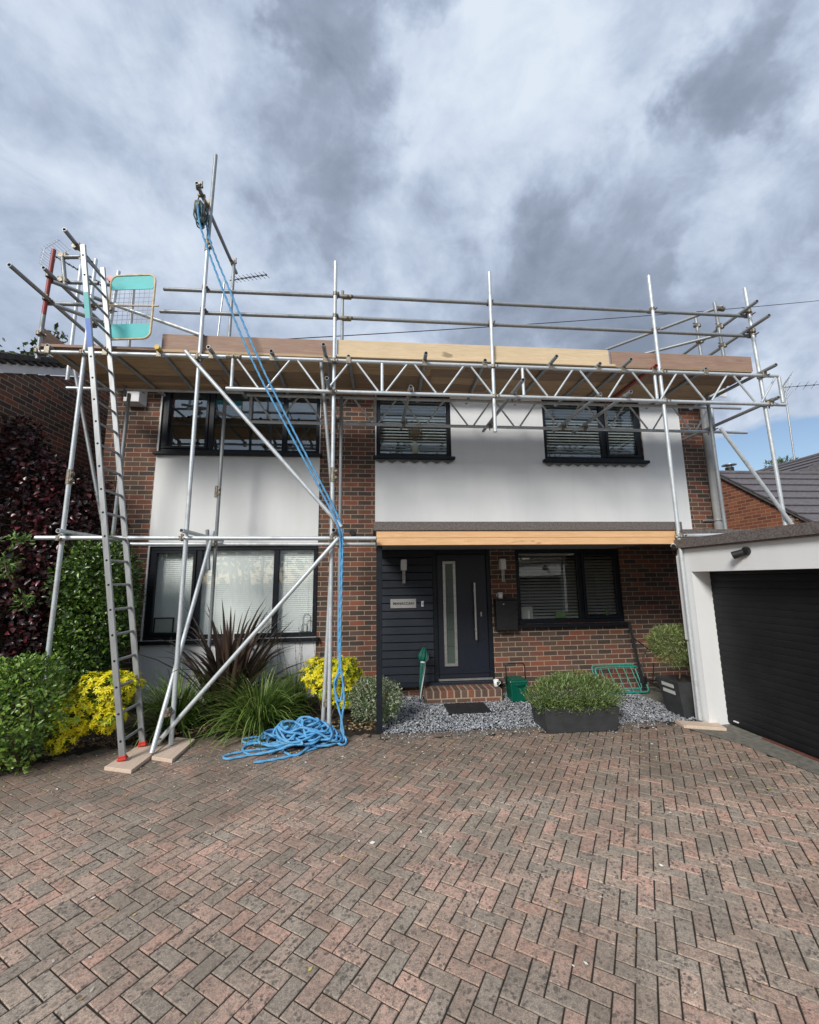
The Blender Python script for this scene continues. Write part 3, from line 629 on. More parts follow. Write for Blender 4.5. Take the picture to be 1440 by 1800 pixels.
mb=MB(); mb.box(3.9,8.55,-6.65,-1.50,2.0755,2.09); mb.box(3.885,3.95,-6.65,-1.56,2.0905,2.2); mb.box(3.951,5.9,-1.56,-1.499,2.0905,2.2)
mb.box(3.951,8.55,-6.65,-1.561,2.0905,2.13); mb.build('flat_roof',M['felt'],gar)
mb=MB(); mb.bbox(4.155,4.2,-6,-2.2,.005,.022,.003); mb.build('door_strip',pbr('brick red strip',(.16,.05,.035),(.10,.035,.03),20,.8),gar)
mb=MB(); mb.bbox(3.925,3.95,-1.60,-1.535,.95,2.0,.004); mb.build('corner_duct',M['white'],gar)

# ============================================================ SCAFFOLD
sc=empty('scaffold',(.7,-1.1,0),'galvanised tube scaffold with boarded lift and guard rails across the house front','scaffolding')
def T(name,a,b,mat='galv',label=None,r=.0242):
    mb=MB(); mb.tube(a,b,r); return mb.build(name,M[mat],sc,label)
FY,BY=-1.62,-.62
ncoup=[0]
def coupler(p,ax='X',ax2='Z',parent=None):
    p=Vector(p); D={'X':Vector((1,0,0)),'Y':Vector((0,1,0)),'Z':Vector((0,0,1))}; mb=MB()
    d1,d2=D[ax],D[ax2]; o=d1.cross(d2)
    j=rnd.uniform(-.006,.006)
    mb.tube(p-d1*.024-o*.026,p+d1*.024-o*.026,.031,10,False); mb.tube(p-d2*.024+o*.026,p+d2*.024+o*.026,.031,10,False)
    q=p+d2*(.042+j)-o*.026; mb.tube(q-o*.045,q+o*.035,.009,6,False); mb.tube(q+o*.03,q+o*.048,.016,6,False)
    q=p+d1*(.042+j)+o*.026; mb.tube(q-o*.035,q+o*.045,.009,6,False); mb.tube(q-o*.048,q-o*.03,.016,6,False)
    return mb.build('coupler',M['coupler'],sc)
def sleeve(a,b):
    mb=MB(); mb.tube(a,b,.033,10,False); a=Vector(a);b=Vector(b)
    for q in (.28,.72):
        c=a.lerp(b,q); mb.bbox(c.x+.02,c.x+.055,c.y-.035,c.y+.005,c.z-.018,c.z+.018,.004); mb.tube(c+Vector((.04,-.05,0)),c+Vector((.04,.02,0)),.009,6,False)
    mb.build('sleeve_coupler',M['coupler'],sc)
# standards
T('standard',(-4.0,FY,4.40),(-4.0,FY,5.0),'galvold'); T('standard',(-4.0,FY,4.98),(-3.985,FY,5.88),'redtube','red painted corner post')
T('standard',(-3.48,FY,.0),(-3.47,FY-.01,5.25)); sleeve((-3.48,FY,2.86),(-3.48,FY,3.04))
T('standard',(-2.11,-1.69,.045),(-2.14,FY,6.05)); T('standard',(-2.14,FY,6.02),(-2.12,FY,7.45),'galvold'); sleeve((-2.14,FY,5.98),(-2.14,FY,6.14))
T('standard',(-.47,FY,.045),(-.49,FY,5.93)); sleeve((-.475,FY,2.92),(-.475,FY,3.1))
T('standard',(1.57,FY-.03,3.59),(1.59,FY-.03,5.87),'galv','short post hung from the lattice beam'); T('standard',(3.90,-1.665,.045),(3.93,FY,5.98)); T('standard',(5.46,FY,2.19),(5.40,FY,5.87))
T('standard',(-4.36,BY,4.62),(-4.37,BY,6.46)); T('standard',(-4.17,BY,4.6),(-4.17,BY,6.58)); T('standard',(-3.56,BY,4.4),(-3.59,BY,6.12),'galvold'); T('standard',(-3.56,BY,.05),(-3.50,BY,4.44),'galvold')
T('standard',(-2.17,BY,.05),(-2.15,BY,6.68),'galvold'); sleeve((-2.19,BY,2.92),(-2.19,BY,3.08)); T('standard',(-.45,BY,.05),(-.47,BY,6.25),'galvold')
T('standard',(5.27,-.88,2.38),(5.24,-.88,5.99),'galvold'); T('standard',(5.26,-1.28,4.62),(5.22,-1.28,5.87),'galvold')
# front guard rails
for z in (5.455,5.14):
    xs=(-2.66,-.58,5.48) if z>5.3 else (-2.68,-.6,5.5)
    T('guard_rail',(xs[0],FY+.05,z-.01),(-.36,FY+.05,z+.005),'galvold'); T('guard_rail',(-.33,FY+.05,z+.01),(xs[2],FY+.05,z),'galvold')
    for X in (-2.14,-.485,1.585,3.93,5.42): coupler((X,FY+.026,z),'X','Z')
    sleeve((-.40,FY+.05,z),(-.28,FY+.05,z))
# left return rails
T('guard_rail',(-3.96,-2.20,5.19),(-3.97,-.5,5.19),'galvold'); T('guard_rail',(-3.95,-1.78,5.50),(-3.97,-.5,5.52),'galvold')
T('guard_rail',(-4.02,FY+.05,5.47),(-3.45,FY+.05,5.48),'galvold'); T('guard_rail',(-4.02,FY+.05,5.17),(-3.36,FY+.05,5.18),'galvold')
T('guard_rail',(-3.80,-1.80,5.30),(-3.40,-1.50,5.28),'galvold'); T('guard_rail',(-3.80,-1.74,5.04),(-3.42,-1.45,5.02),'galvold')
for z in (5.19,5.5): coupler((-3.985,FY,z),'X','Z'); coupler((-4.1,BY,z),'X','Z')
coupler((-3.47,FY,5.12),'X','Z'); coupler((-4.0,FY,4.72),'X','Z')
T('guard_rail',(-3.62,-1.98,5.86),(-3.66,-1.15,5.85),'galvold'); T('guard_rail',(-3.80,FY,5.40),(-3.88,FY,5.82),'galvold'); T('guard_rail',(-3.82,FY-.03,5.76),(-3.58,FY-.03,5.78),'galvold')
T('guard_rail',(-3.66,-1.22,5.72),(-3.3,-1.22,5.74),'galvold'); T('guard_rail',(-3.5,-1.2,5.0),(-3.46,-1.2,5.95),'galv')
for p in ((-3.86,FY,5.80),(-3.62,-1.75,5.83),(-3.6,FY-.02,5.76),(-3.83,FY,5.46),(-3.47,-1.22,5.70),(-3.50,-1.24,5.35)): coupler(p,'Y','Z')
mb=MB(); mb.tube((-3.50,-1.2,5.76),(-3.50,-1.30,5.76),.04,12,False); mb.build('tube_cap',M['redp'],sc)
T('brace',(-3.29,FY+.02,5.20),(-2.12,FY+.03,4.80)); T('brace',(-3.5,-.9,4.98),(-3.0,-.9,4.9),'galvold')
# right return rails
T('guard_rail',(5.30,-1.86,5.48),(5.32,-.2,5.50),'galvold'); T('guard_rail',(5.29,-2.0,5.17),(5.31,-.3,5.18),'galvold')
T('guard_rail',(5.30,-1.34,5.78),(4.16,-.08,5.75),'galvold'); T('guard_rail',(5.44,-1.12,5.46),(4.55,-.45,5.46),'galvold')
for p in ((5.26,-.88,5.47),(5.26,-1.28,5.47),(5.26,-1.28,5.16),(5.36,FY-.02,5.49),(5.38,FY-.02,5.18),(5.25,-.88,5.75)): coupler(p,'Y','Z')
mb=MB(); mb.tube((5.22,-1.3,5.76),(5.34,-1.3,5.75),.035,10,False); mb.build('tube_cap',M['coupler'],sc)
# ledgers
T('ledger',(-3.95,FY-.045,4.47),(-1.70,FY-.045,4.49)); sleeve((-1.80,FY-.045,4.49),(-1.62,FY-.045,4.49)); T('ledger',(-4.35,BY,4.50),(-1.9,BY,4.51))
T('ledger',(-3.72,FY-.05,2.245),(.05,FY-.05,2.225)); T('ledger',(-3.75,BY-.05,2.26),(.05,BY-.05,2.24)); T('ledger',(3.87,FY-.045,2.245),(5.35,FY-.045,2.265))
for X in (-3.48,-2.17,-.47): coupler((X,FY-.025,2.235),'X','Z'); coupler((X,BY-.025,2.25),'X','Z')
coupler((3.92,FY-.03,2.25),'X','Z')
for X in (-3.98,-3.48,-2.14): coupler((X,FY-.02,4.48),'X','Z')
T('transom',(-2.12,-1.80,2.31),(-2.1,-.55,2.31)); T('transom',(-3.42,-1.78,2.31),(-3.42,-.55,2.31)); T('transom',(-.44,-1.80,2.31),(-.42,-.55,2.32),'galvold')
# lattice beams
def lattice(x0,n,y,bay=1.845,zt=4.487,zb=4.07,xr=5.69,xl=None,lbl=None):
    mb=MB(); xl=x0-.06 if xl is None else xl
    mb.tube((xl,y,zt),(xr-.05,y,zt-.005)); lb=mb.build('lattice_beam',M['galv'],sc,lbl)
    mb=MB(); mb.tube((xl,y,zb),(xr,y,zb-.01)); mb.build('bottom_chord',M['galv'],lb)
    s=bay/5
    for b in range(n):
        xa=x0+b*bay; mb=MB(); mb.tube((xa,y,zb+.02),(xa,y,zt-.02),.021,8,False); mb.build('upright',M['galv'],lb)
        up=(b%2==1)
        if b==n-1: break
        for k in range(5):
            u=(k%2==0)==up; xs,xe=xa+k*s+.05,xa+(k+1)*s-.05
            mb=MB(); mb.tube((xs,y,(zb if u else zt)+(.02 if u else -.02)),(xe,y,(zt if u else zb)+(-.02 if u else .02)),.0135,8,False); mb.build('lacing',M['galv'],lb)
    return lb
lattice(-1.72,5,FY-.045,lbl='front lattice beam, bright and close to the camera'); lattice(-1.80,5,BY+.04,xr=6.15,lbl='rear lattice beam close to the windows')
for X in (-.48,1.58,3.93,5.43):
    coupler((X,FY-.02,4.485),'X','Z'); coupler((X,FY-.02,4.07),'X','Z')
# platform transoms (under the boards) with ends poking out
for x,y,m in ((-2.58,-1.76,'galvold'),(-1.97,-1.80,'galvold'),(-1.24,-1.76,'galvold'),(-.585,-1.95,'galvold'),(-.30,-1.70,'galvold'),(.67,-1.84,'galvold'),(1.46,-1.72,'galvold'),(2.35,-1.88,'galvold'),(3.01,-1.74,'galvold'),(3.36,-1.87,'galvold'),(3.80,-1.74,'redtube'),(4.55,-1.70,'galvold'),(5.42,-1.87,'galvold'),(-3.2,-1.69,'galvold'),(-3.85,-1.70,'galvold')):
    T('transom',(x,y,4.535),(x+rnd.uniform(-.06,.06),-.38,4.535),m,'red painted transom' if m=='redtube' else None)
    c=MB(); c.tube((x-.02,FY-.045,4.50),(x+.02,FY-.045,4.50),.030,8,False); c.bbox(x-.03,x+.03,FY-.085,FY-.07,4.44,4.53,.003); c.build('coupler',M['coupler'],sc)
mb=MB(); mb.tube((-2.58,-1.763,4.535),(-2.58,-1.71,4.535),.030,12,False); mb.build('tube_cap',pbr('yellow plastic',(.75,.5,.02),(.6,.4,.02),9,.5),sc)
for x,y,y2 in ((-.54,-1.92,-.25),(.48,-1.76,-.30),(1.83,-2.03,-.25),(3.36,-1.80,-.2),(5.50,-1.76,-.02),(3.0,-1.70,-.3)):
    T('transom',(x,y,4.12),(x-.02,y2,4.12),'galvold'); coupler((x,FY-.03,4.095),'X','Y')
    coupler((x,BY+.03,4.095),'X','Y')
# boards
def board(name,x0,x1,y0,y1,z0,z1,mat,lbl=None): mb=MB(); mb.bbox(x0,x1,y0,y1,z0,z1,.004); return mb.build(name,M[mat],sc,lbl)
yb=-1.60
for r in range(5):
    cuts=[-4.0+rnd.uniform(-.02,.02),-1.9+rnd.uniform(-.5,.5),1.4+rnd.uniform(-.6,.6),5.36+rnd.uniform(-.03,.03)]
    for a,b in zip(cuts,cuts[1:]): board('deck_board',a+.004,b-.004,yb,yb+.208,4.561,4.599+rnd.uniform(-.002,.002),rnd.choice(('deck','deck','deck2')))
    yb+=.214
board('toe_board',-2.62,-.505,-1.585,-1.545,4.602,4.815,'brownb'); board('toe_board',-.455,3.24,-1.588,-1.548,4.605,4.825,'pale','pale new toe board'); board('toe_board',3.28,5.37,-1.585,-1.545,4.59,4.81,'brownb')
board('toe_board',-.45,3.3,-1.625,-1.59,4.565,4.600,'pale','thin pale board edge under the toe board')
mb=MB(); mb.bbox(-4.02,-3.985,-1.60,-.55,4.602,4.82,.004); mb.build('toe_board',M['brownY'],sc)
mb=MB(); mb.bbox(-4.0,-2.62,-1.63,-1.59,4.561,4.60,.004); mb.build('toe_board',M['brownb'],sc)
# braces
T('brace',(-2.28,-1.70,.03),(-.38,-1.70,2.24)); T('brace',(-2.27,-1.71,4.52),(-.36,-1.70,2.36)); T('brace',(-2.19,-1.92,.05),(-2.17,-.72,2.42)); T('brace',(-.56,-1.42,.07),(-.47,-1.55,2.22))
T('brace',(-.66,-1.56,4.55),(-.46,-1.50,2.5),'galvold'); T('brace',(-4.32,BY,4.95),(-3.64,BY,2.42),'galvold'); T('brace',(4.67,FY-.05,3.70),(5.58,FY-.06,2.24)); 
T('brace',(-2.27,BY-.05,2.45),(-2.2,BY-.1,1.9),'galvold')
for p in ((-2.13,-1.76,.38),(-.51,-1.56,.36),(-2.25,-1.68,.12),(5.49,FY-.03,2.45),(5.5,-.62,4.08),(-2.16,FY-.05,4.42)): coupler(p,'Z','X')
# gin wheel boom
T('boom_tube',(-2.20,-.35,6.68),(-2.20,-1.92,6.68),'galvold','dark tube cantilevered towards the drive with the rope wheel'); coupler((-2.17,BY,6.66),'X','Y'); coupler((-2.17,-1.62,6.68),'X','Y'); coupler((-2.2,-1.86,6.70),'X','Y')
mb=MB(); gw=(-2.20,-1.76,6.42); ang=Matrix.Rotation(R(90),3,'Y')
mb.lathe([(.05,-.02),(.125,-.028),(.125,-.022),(.10,0),(.125,.022),(.125,.028),(.05,.02)],gw,24,M=ang); mb.tube((-2.24,-1.76,6.42),(-2.16,-1.76,6.42),.012,8,False)
for dx in (-.038,.038): mb.bbox(gw[0]+dx-.004,gw[0]+dx+.004,-1.775,-1.745,6.40,6.66,.001)
mb.tube((-2.245,-1.76,6.66),(-2.155,-1.76,6.66),.02,8,False)
mb.build('rope_wheel',M['coupler'],sc)
# ladder safety gate
gt=empty_parent=None
GM=Matrix.Translation((-3.24,-1.66,4.66))@Matrix.Rotation(R(-7),4,'Z')
def gp(x,z,y=0): return GM@Vector((x,y,z))
W_,H_,rc=.56,.86,.09; path=[]
for cx,cz,a0 in ((W_-rc,rc,-90),(W_-rc,H_-rc,0),(rc,H_-rc,90),(rc,rc,180)):
    for k in range(7): a=R(a0+15*k); path.append(gp(cx+rc*math.cos(a),cz+rc*math.sin(a)))
mb=MB(); mb.sweep(path,.013,8,closed=True); gate=mb.build('safety_gate',M['cream'],sc,'cream framed safety gate with two turquoise panels')
for z0,z1 in ((.015,.20),(.665,.845)):
    mb=MB(); pts=[]
    for q in ((.02,z0),(W_-.02,z0),(W_-.01,z0+.06),(W_-.01,z1-.05),(W_-.02,z1),(.02,z1),(.01,z1-.05),(.01,z0+.06)): pts.append(q)
    mb.add([gp(x,z,-.004) for x,z in pts],[tuple(range(8))]); mb.add([gp(x,z,.004) for x,z in pts],[tuple(range(7,-1,-1))]); mb.build('gate_panel',M['teal'],gate)
mb=MB()
for k in range(1,9): x=W_*k/9; mb.tube(gp(x,.2),gp(x,.67),.0022,5,False)
for k in range(1,8): z=.2+.47*k/8; mb.tube(gp(.01,z),gp(W_-.01,z),.0022,5,False)
mb.build('gate_mesh',M['galvold'],gate)
mb=MB(); mb.tube(gp(0,.46,.0),gp(W_+.07,.43,.0),.011,8,False); mb.build('gate_bar',M['cream'],gate)

# sole boards
def sole(pts,lbl,z=.036):
    mb=MB(); V=[(x,y,.002) for x,y in pts]+[(x,y,z) for x,y in pts]; mb.add(V,[(3,2,1,0),(4,5,6,7)]+[(i,(i+1)%4,4+(i+1)%4,4+i) for i in range(4)]); o=mb.build('sole_board',M['sole'],bevel=.004); return tag(o,lbl,'board',group='sole boards under the scaffold')
sole([(-2.50,-2.15),(-2.20,-2.26),(-2.185,-1.62),(-2.46,-1.58)],'pale timber pad under the red feet of the ladder')
sole([(-2.17,-1.96),(-1.93,-2.06),(-1.93,-1.52),(-2.165,-1.44)],'pale timber pad under the post beside the ladder')
sole([(3.60,-1.78),(4.0,-1.93),(4.05,-1.752),(3.62,-1.60)],'timber pad under the post beside the garage pier')
mb=MB(); mb.bbox(-.57,-.34,-1.72,-1.54,.0,.04,.004); mb.bbox(-.565,-.345,-1.715,-1.545,.0405,.075,.004)
for o in (mb.build('sole_board',M['deck2']),): tag(o,'stacked dark timber blocks under the post next to the rope heap','board',group='sole boards under the scaffold')

# ============================================================ LADDER
lad=empty('ladder',(-2.4,-1.86,.045),'long aluminium ladder with red feet leaning on the left end of the scaffold','ladder')
b0=Vector((-2.40,0,.06)); t0=Vector((-3.35,0,5.62)); d=(t0-b0).normalized(); nrm=Vector((d.z,0,-d.x)); Ll=(t0-b0).length
for y,cap in ((-2.04,0),(-1.68,1)):
    mb=MB(); Mx=Matrix(((nrm.x,0,d.x,b0.x),(0,1,0,y),(nrm.z,0,d.z,b0.z),(0,0,0,1))); mb.bbox(-.030,.030,-.0125,.0125,0,Ll,.005,mat=Mx); stile=mb.build('stile',M['alu'],lad)
    if not cap:
        mb=MB(); mb.bbox(-.028,.024,-.0142,-.0127,Ll-.95,Ll-.62,.0004,mat=Mx); mb.build('tape',M['tealp'],stile)
        mb=MB(); mb.bbox(-.028,.024,-.0142,-.0127,Ll-1.30,Ll-.95,.0004,mat=Mx); mb.build('tape',M['blue'],stile)
    mb=MB(); mb.bbox(-.042,.042,-.026,.026,-.015,.008,.005,mat=Mx); mb.bbox(-.036,.036,-.018,.018,.008,.026,.003,mat=Mx); mb.build('rubber_foot',M['redp'],stile)
s=.16
while s<Ll-.1:
    c=b0+d*s; mb=MB(); mb.tube((c.x,-2.027,c.z),(c.x,-1.693,c.z),.0145,10,False); rg=mb.build('rung',M['alu'],lad)
    mb=MB(); mb.tube((c.x,-2.0532,c.z),(c.x,-2.0527,c.z),.012,10,False); mb.build('rung_end',M['dark'],rg); s+=.254

# ============================================================ ROPE
def rope_obj(name,paths,label,cat,rad=.0115):
    mb=MB()
    for p,m in paths: mb.sweep(p,rad,9,mi=m,rope=95)
    return mb
rr=random.Random(5)
P=[Vector((-2.20+.02,-1.88,6.40))]; top=[]
main=[(-2.19,-1.885,6.42),(-2.12,-1.86,6.05),(-1.80,-1.83,5.2),(-1.42,-1.80,4.32),(-1.0,-1.77,3.52),(-.60,-1.74,2.78),(-.42,-1.73,2.42),(-.37,-1.72,2.2),(-.365,-1.70,1.7),(-.37,-1.70,1.1),(-.36,-1.71,.78),(-.41,-1.73,.6),(-.35,-1.72,.42),(-.31,-1.71,.62),(-.36,-1.72,.72),(-.40,-1.70,.5),(-.33,-1.73,.25),(-.30,-1.74,.05),(-.36,-1.80,.03),(-.55,-1.80,.06)]
main2=[(-2.18,-1.64,6.42),(-2.05,-1.70,5.98),(-1.72,-1.76,5.2),(-1.33,-1.76,4.3),(-.93,-1.74,3.5),(-.52,-1.70,2.72),(-.38,-1.70,2.42),(-.345,-1.70,2.18),(-.345,-1.725,1.7),(-.35,-1.73,1.1),(-.34,-1.73,.8),(-.30,-1.74,.45),(-.33,-1.72,.15),(-.27,-1.76,.03),(-.32,-1.84,.02),(-.5,-1.76,.1)]
def heap():
    pts=[]; cx,cy=-.78,-1.72
    for i in range(28):
        ex,ey=rr.uniform(.12,.31),rr.uniform(.09,.22); ox=max(-.30,min(.22,rr.gauss(0,.15))); oy=rr.gauss(0,.06); a0=rr.uniform(0,6.28); sg=rr.choice((-1,1)); tilt=rr.gauss(0,.14)
        hb=.016+.009*i
        nn=rr.choice((6,7,9))
        for k in range(nn):
            a=a0+sg*k*2*math.pi/8+rr.gauss(0,.12); x=cx+ox+ex*math.cos(a); y=cy+oy+ey*math.sin(a)
            rad=math.hypot((x-cx)/.50,(y-cy)/.32); top_=max(.014,.25*(1-rad*rad)+.014)
            pts.append((x,y,max(.014,min(top_,hb*rr.uniform(.4,1.5)+tilt*math.cos(a)*.15))))
    return pts
tail1=[(-1.05,-1.84,.03),(-1.25,-1.92,.014),(-1.45,-2.0,.014),(-1.62,-2.05,.014),(-1.66,-1.97,.014),(-1.5,-1.88,.014),(-1.25,-1.83,.014),(-1.0,-1.80,.03),(-1.3,-1.70,.02),(-1.55,-1.66,.02),(-1.6,-1.58,.03),(-1.45,-1.56,.04),(-1.2,-1.62,.04),(-.95,-1.7,.08)]
tail2=[(-.55,-1.7,.06),(-.6,-1.86,.02),(-.75,-1.98,.014),(-1.0,-2.06,.014),(-1.2,-2.14,.014),(-1.33,-2.17,.014)]
full=main+heap()+[(x+.20,y,z) for x,y,z in tail1]+[(x+(.20 if x<-.9 else .05),y,z) for x,y,z in tail2]
rope=MB(); rope.sweep(catmull(full,.009),.0108,9,rope=55); rope.sweep(catmull(main2+[(-.7,-1.66,.12),(-.8,-1.8,.16)],.009),.0108,9,rope=55)
ro=rope.build('rope',M['rope']); tag(ro,'blue polypropylene rope hanging from the wheel down to a tangled heap on the drive','rope')
mb=MB()
for k in range(9):
    pts=[]; r1,r2=rr.uniform(.06,.11),rr.uniform(.09,.17); oz=rr.uniform(-.06,.02); ox=rr.uniform(-.03,.03)
    for q in range(12): a=q*math.pi/6; pts.append((-2.20+ox+.03*math.sin(a*2+k),-1.76+r1*math.cos(a)+.02*k/9,6.42+oz+r2*math.sin(a)*1.0))
    mb.sweep(catmull(pts,.02,True),.009,7,closed=True,rope=95)
mb.build('rope_coil',M['ropeg'],ro,'dark faded coil of rope around the wheel')

# ============================================================ SMALL THINGS ON THE HOUSE
def lamp(x,y,lbl):
    o=empty('wall_lamp',(x,y,2.0),lbl,'lamp',group='wall lamps either side of the front door')
    mb=MB(); mb.bbox(x-.05,x+.05,y-.02,y,1.88,2.02,.004); mb.build('bracket',M['steel'],o); mb=MB(); mb.bbox(x-.045,x+.045,y-.10,y-.0205,1.88,2.05,.01); mb.build('lamp_shade',M['white'],o)
    mb=MB()
    for dx in (-.013,.013): mb.tube((x+dx,y-.05,1.68),(x+dx,y-.05,1.879),.0095,10,False)
    mb.build('lamp_rod',M['steel'],o)
lamp(.50,-.013,'steel wall lamp on the dark cladding left of the door'); lamp(2.09,0,'steel wall lamp on the brick right of the door')
o=empty('name_plate',(.49,-.013,1.37),'grey name plate lettered in black on the dark cladding','sign')
mb=MB(); mb.bbox(.29,.69,-.026,-.0125,1.30,1.44,.003); mb.build('plate',pbr('plate grey',(.42,.42,.41),(.38,.38,.37),6,.5),o)
cu=bpy.data.curves.new('lettering','FONT'); cu.body='MANACCAN'; cu.size=.056; cu.extrude=.0015; cu.align_x='CENTER'; cu.align_y='CENTER'; cu.offset=.0010
tmp=bpy.data.objects.new('lettering_src',cu); COL.objects.link(tmp); bpy.context.view_layer.update()
me=bpy.data.meshes.new_from_object(tmp.evaluated_get(bpy.context.evaluated_depsgraph_get())); bpy.data.objects.remove(tmp)
me.materials.clear(); me.materials.append(M['black']); me.transform(Matrix.Translation((.49,-.028,1.37))@Matrix.Rotation(R(90),4,'X')); tx=bpy.data.objects.new('lettering',me); COL.objects.link(tx); tx.parent=o; tx.location=-o.location
o=empty('doorbell',(.79,-.013,1.36),'small white doorbell beside the name plate','doorbell'); mb=MB(); mb.bbox(.770,.810,-.03,-.0125,1.315,1.405,.005); mb.build('casing',M['white'],o); mb=MB(); mb.bbox(.781,.799,-.034,-.0302,1.34,1.385,.001); mb.build('push_button',M['steel'],o)
o=empty('post_box',(2.08,-.01,.95),'black wall mounted post box between the door and the kitchen window','post box')
mb=MB(); mb.bbox(1.93,2.27,-.13,-.001,.94,1.40,.008); mb.build('body',M['black'],o); mb=MB(); mb.bbox(1.92,2.28,-.15,-.001,1.4005,1.425,.006); mb.build('lid',M['black'],o); mb=MB(); mb.tube((2.05,-.136,1.34),(2.05,-.1302,1.34),.012,10,False); mb.build('lock',M['steel'],o)
def mug(c,lbl,em,rot=0):
    x,y,z=c; o=empty('mug',c,lbl,'mug'); mb=MB(); mb.lathe([(.0,.004),(.03,.0),(.034,.004),(.041,.095),(.037,.095),(.031,.012),(0,.012)],c,20); mb.build('cup',M['mug'],o)
    mb=MB(); s=math.cos(rot),math.sin(rot); mb.sweep([(x+s[0]*(.036+.028*math.sin(math.pi*k/8)),y+s[1]*(.036+.028*math.sin(math.pi*k/8)),z+.02+.06*k/8) for k in range(9)],.0055,6); mb.build('handle',M['mug'],o)
    if em:
        for dx,dz,r_ in ((0.008,.06,.011),(.004,.04,.008),(.014,.045,.005)): 
            mb=MB(); mb.tube((x+dx,y-.0415,z+dz),(x+dx,y-.037,z+dz),r_,10,False); mb.build('printed_mark',M['black'],o)
mug((1.83,-.30,.17),'white mug with a dark mark standing on the brick doorstep',True,R(0)); mug((2.02,-.09,1.426),'plain white mug standing on top of the post box',False,R(180))
o=empty('alarm_box',(-3.72,0,4.62),'white alarm box high on the left brick wall under the platform','alarm')
mb=MB(); mb.add([(-3.88,-.002,4.50),(-3.58,-.002,4.50),(-3.58,-.002,4.78),(-3.88,-.002,4.78),(-3.86,-.14,4.53),(-3.63,-.14,4.53),(-3.63,-.14,4.77),(-3.86,-.14,4.77)],[(0,1,2,3),(7,6,5,4),(0,4,5,1),(1,5,6,2),(2,6,7,3),(3,7,4,0)]); mb.build('cover',M['white'],o,bevel=.006)
mb=MB(); mb.box(-3.62,-3.595,-.10,-.06,4.70,4.705); mb.build('vent_slot',M['dark'],o)
o=empty('security_camera',(3.90,-1.53,2.17),'small white bullet camera under the right end of the canopy','camera')
mb=MB(); mb.tube((3.86,-1.60,2.12),(3.93,-1.50,2.15),.03,14,False); mb.build('housing',M['white'],o); mb=MB(); mb.tube((3.845,-1.622,2.113),(3.859,-1.602,2.12),.027,14,False); mb.build('lens',M['black'],o); mb=MB(); mb.tube((3.90,-1.53,2.15),(3.93,-1.51,2.204),.01,8,False); mb.build('mount',M['white'],o)
o=empty('flood_light',(3.95,-2.56,2.0),'round black lamp on the garage lintel','lamp')
mb=MB(); mb.tube((3.949,-2.56,1.99),(3.92,-2.56,1.99),.045,16,False); mb.build('base',M['black'],o); mb=MB(); mb.tube((3.93,-2.54,1.98),(3.87,-2.46,1.95),.036,16,False,r2=.042); hd=mb.build('lamp_head',M['black'],o); mb=MB(); mb.tube((3.8695,-2.4595,1.9498),(3.868,-2.4575,1.949),.034,16,False); mb.build('lens',M['steel'],hd)

# things in the windows
o=empty('picture_frame',(-3.08,.25,.97),'black framed picture leaning inside the lower left window','picture frame')
mb=MB(); x0,x1,z0,z1,f=-3.245,-2.955,.965,1.22,.02
for b in ((x0,x1,z0,z0+f),(x0,x1,z1-f,z1),(x0,x0+f,z0+f,z1-f),(x1-f,x1,z0+f,z1-f)): mb.box(b[0],b[1],.09,.1,b[2],b[3])
mb.build('frame',M['black'],o); mb=MB(); mb.box(x0+f,x1-f,.094,.099,z0+f,z1-f); mb.build('picture',M['paper'],o)
o=empty('wire_ornament',(-1.0,.1,.97),'black wire ornament inside the lower left window at its right end','ornament')
mb=MB()
for r_,xx,h in ((.055,-1.0,.27),(.045,-.955,.17),(.04,-1.03,.12)): mb.sweep([(xx-r_,.1,.965)]+[(xx-r_*math.cos(math.pi*k/8),.1,.965+h-r_+r_*math.sin(math.pi*k/8)) for k in range(9)]+[(xx+r_,.1,.965)],.0035,6)
mb.tube((-1.1,.1,.968),(-.93,.1,.968),.006,6,False); mb.build('wire_hoop',M['black'],o)
o=empty('vase',(.72,.22,3.81),'pale vase of dried stems inside the small upper window','vase')
VC=(.72,.10,3.806); mb=MB(); mb.lathe([(0,0),(.055,0),(.07,.03),(.072,.12),(.05,.19),(.03,.215),(.036,.23),(.028,.22)],VC,20); mb.build('body',M['vase'],o)
mb=MB()
for k in range(16):
    a=rnd.uniform(0,6.28); r_=rnd.uniform(.03,.14); h=rnd.uniform(.42,.56); mb.sweep([(VC[0],VC[1],VC[2]+.2),(VC[0]+r_*.4*math.cos(a),VC[1]-.01,VC[2]+h*.7),(VC[0]+r_*math.cos(a),VC[1]-.01,VC[2]+h)],.0018,4)
    for q in range(8): mb.bbox(VC[0]+r_*math.cos(a)-.008+rnd.uniform(-.02,.02),VC[0]+r_*math.cos(a)+.006,VC[1]-.02,VC[1],VC[2]+h-.16+q*.022,VC[2]+h-.15+q*.022,.001)
mb.build('dried_stems',M['dry'],o)
o=empty('storage_box',(3.05,.1,1.09),'small green box on the sill inside the kitchen window','box'); mb=MB(); mb.bbox(2.97,3.15,.088,.098,1.092,1.20,.002); mb.build('box_body',M['lime'],o)
o=empty('candle',(3.86,.1,1.09),'pale green candle inside the kitchen window near its right end','candle'); mb=MB(); mb.tube((3.86,.095,1.088),(3.86,.095,1.22),.022,14,False); mb.build('wax',M['lime'],o)
o=empty('photo_card',(2.5,.1,1.09),'pale upright card on the left of the kitchen sill','card'); mb=MB(); mb.bbox(2.40,2.60,.09,.096,1.09,1.28,.001); mb.build('card_sheet',M['paper'],o); mb=MB(); mb.tube((2.53,.088,1.095),(2.53,.088,1.22),.02,12,False); mb.build('jar',M['mug'],o)

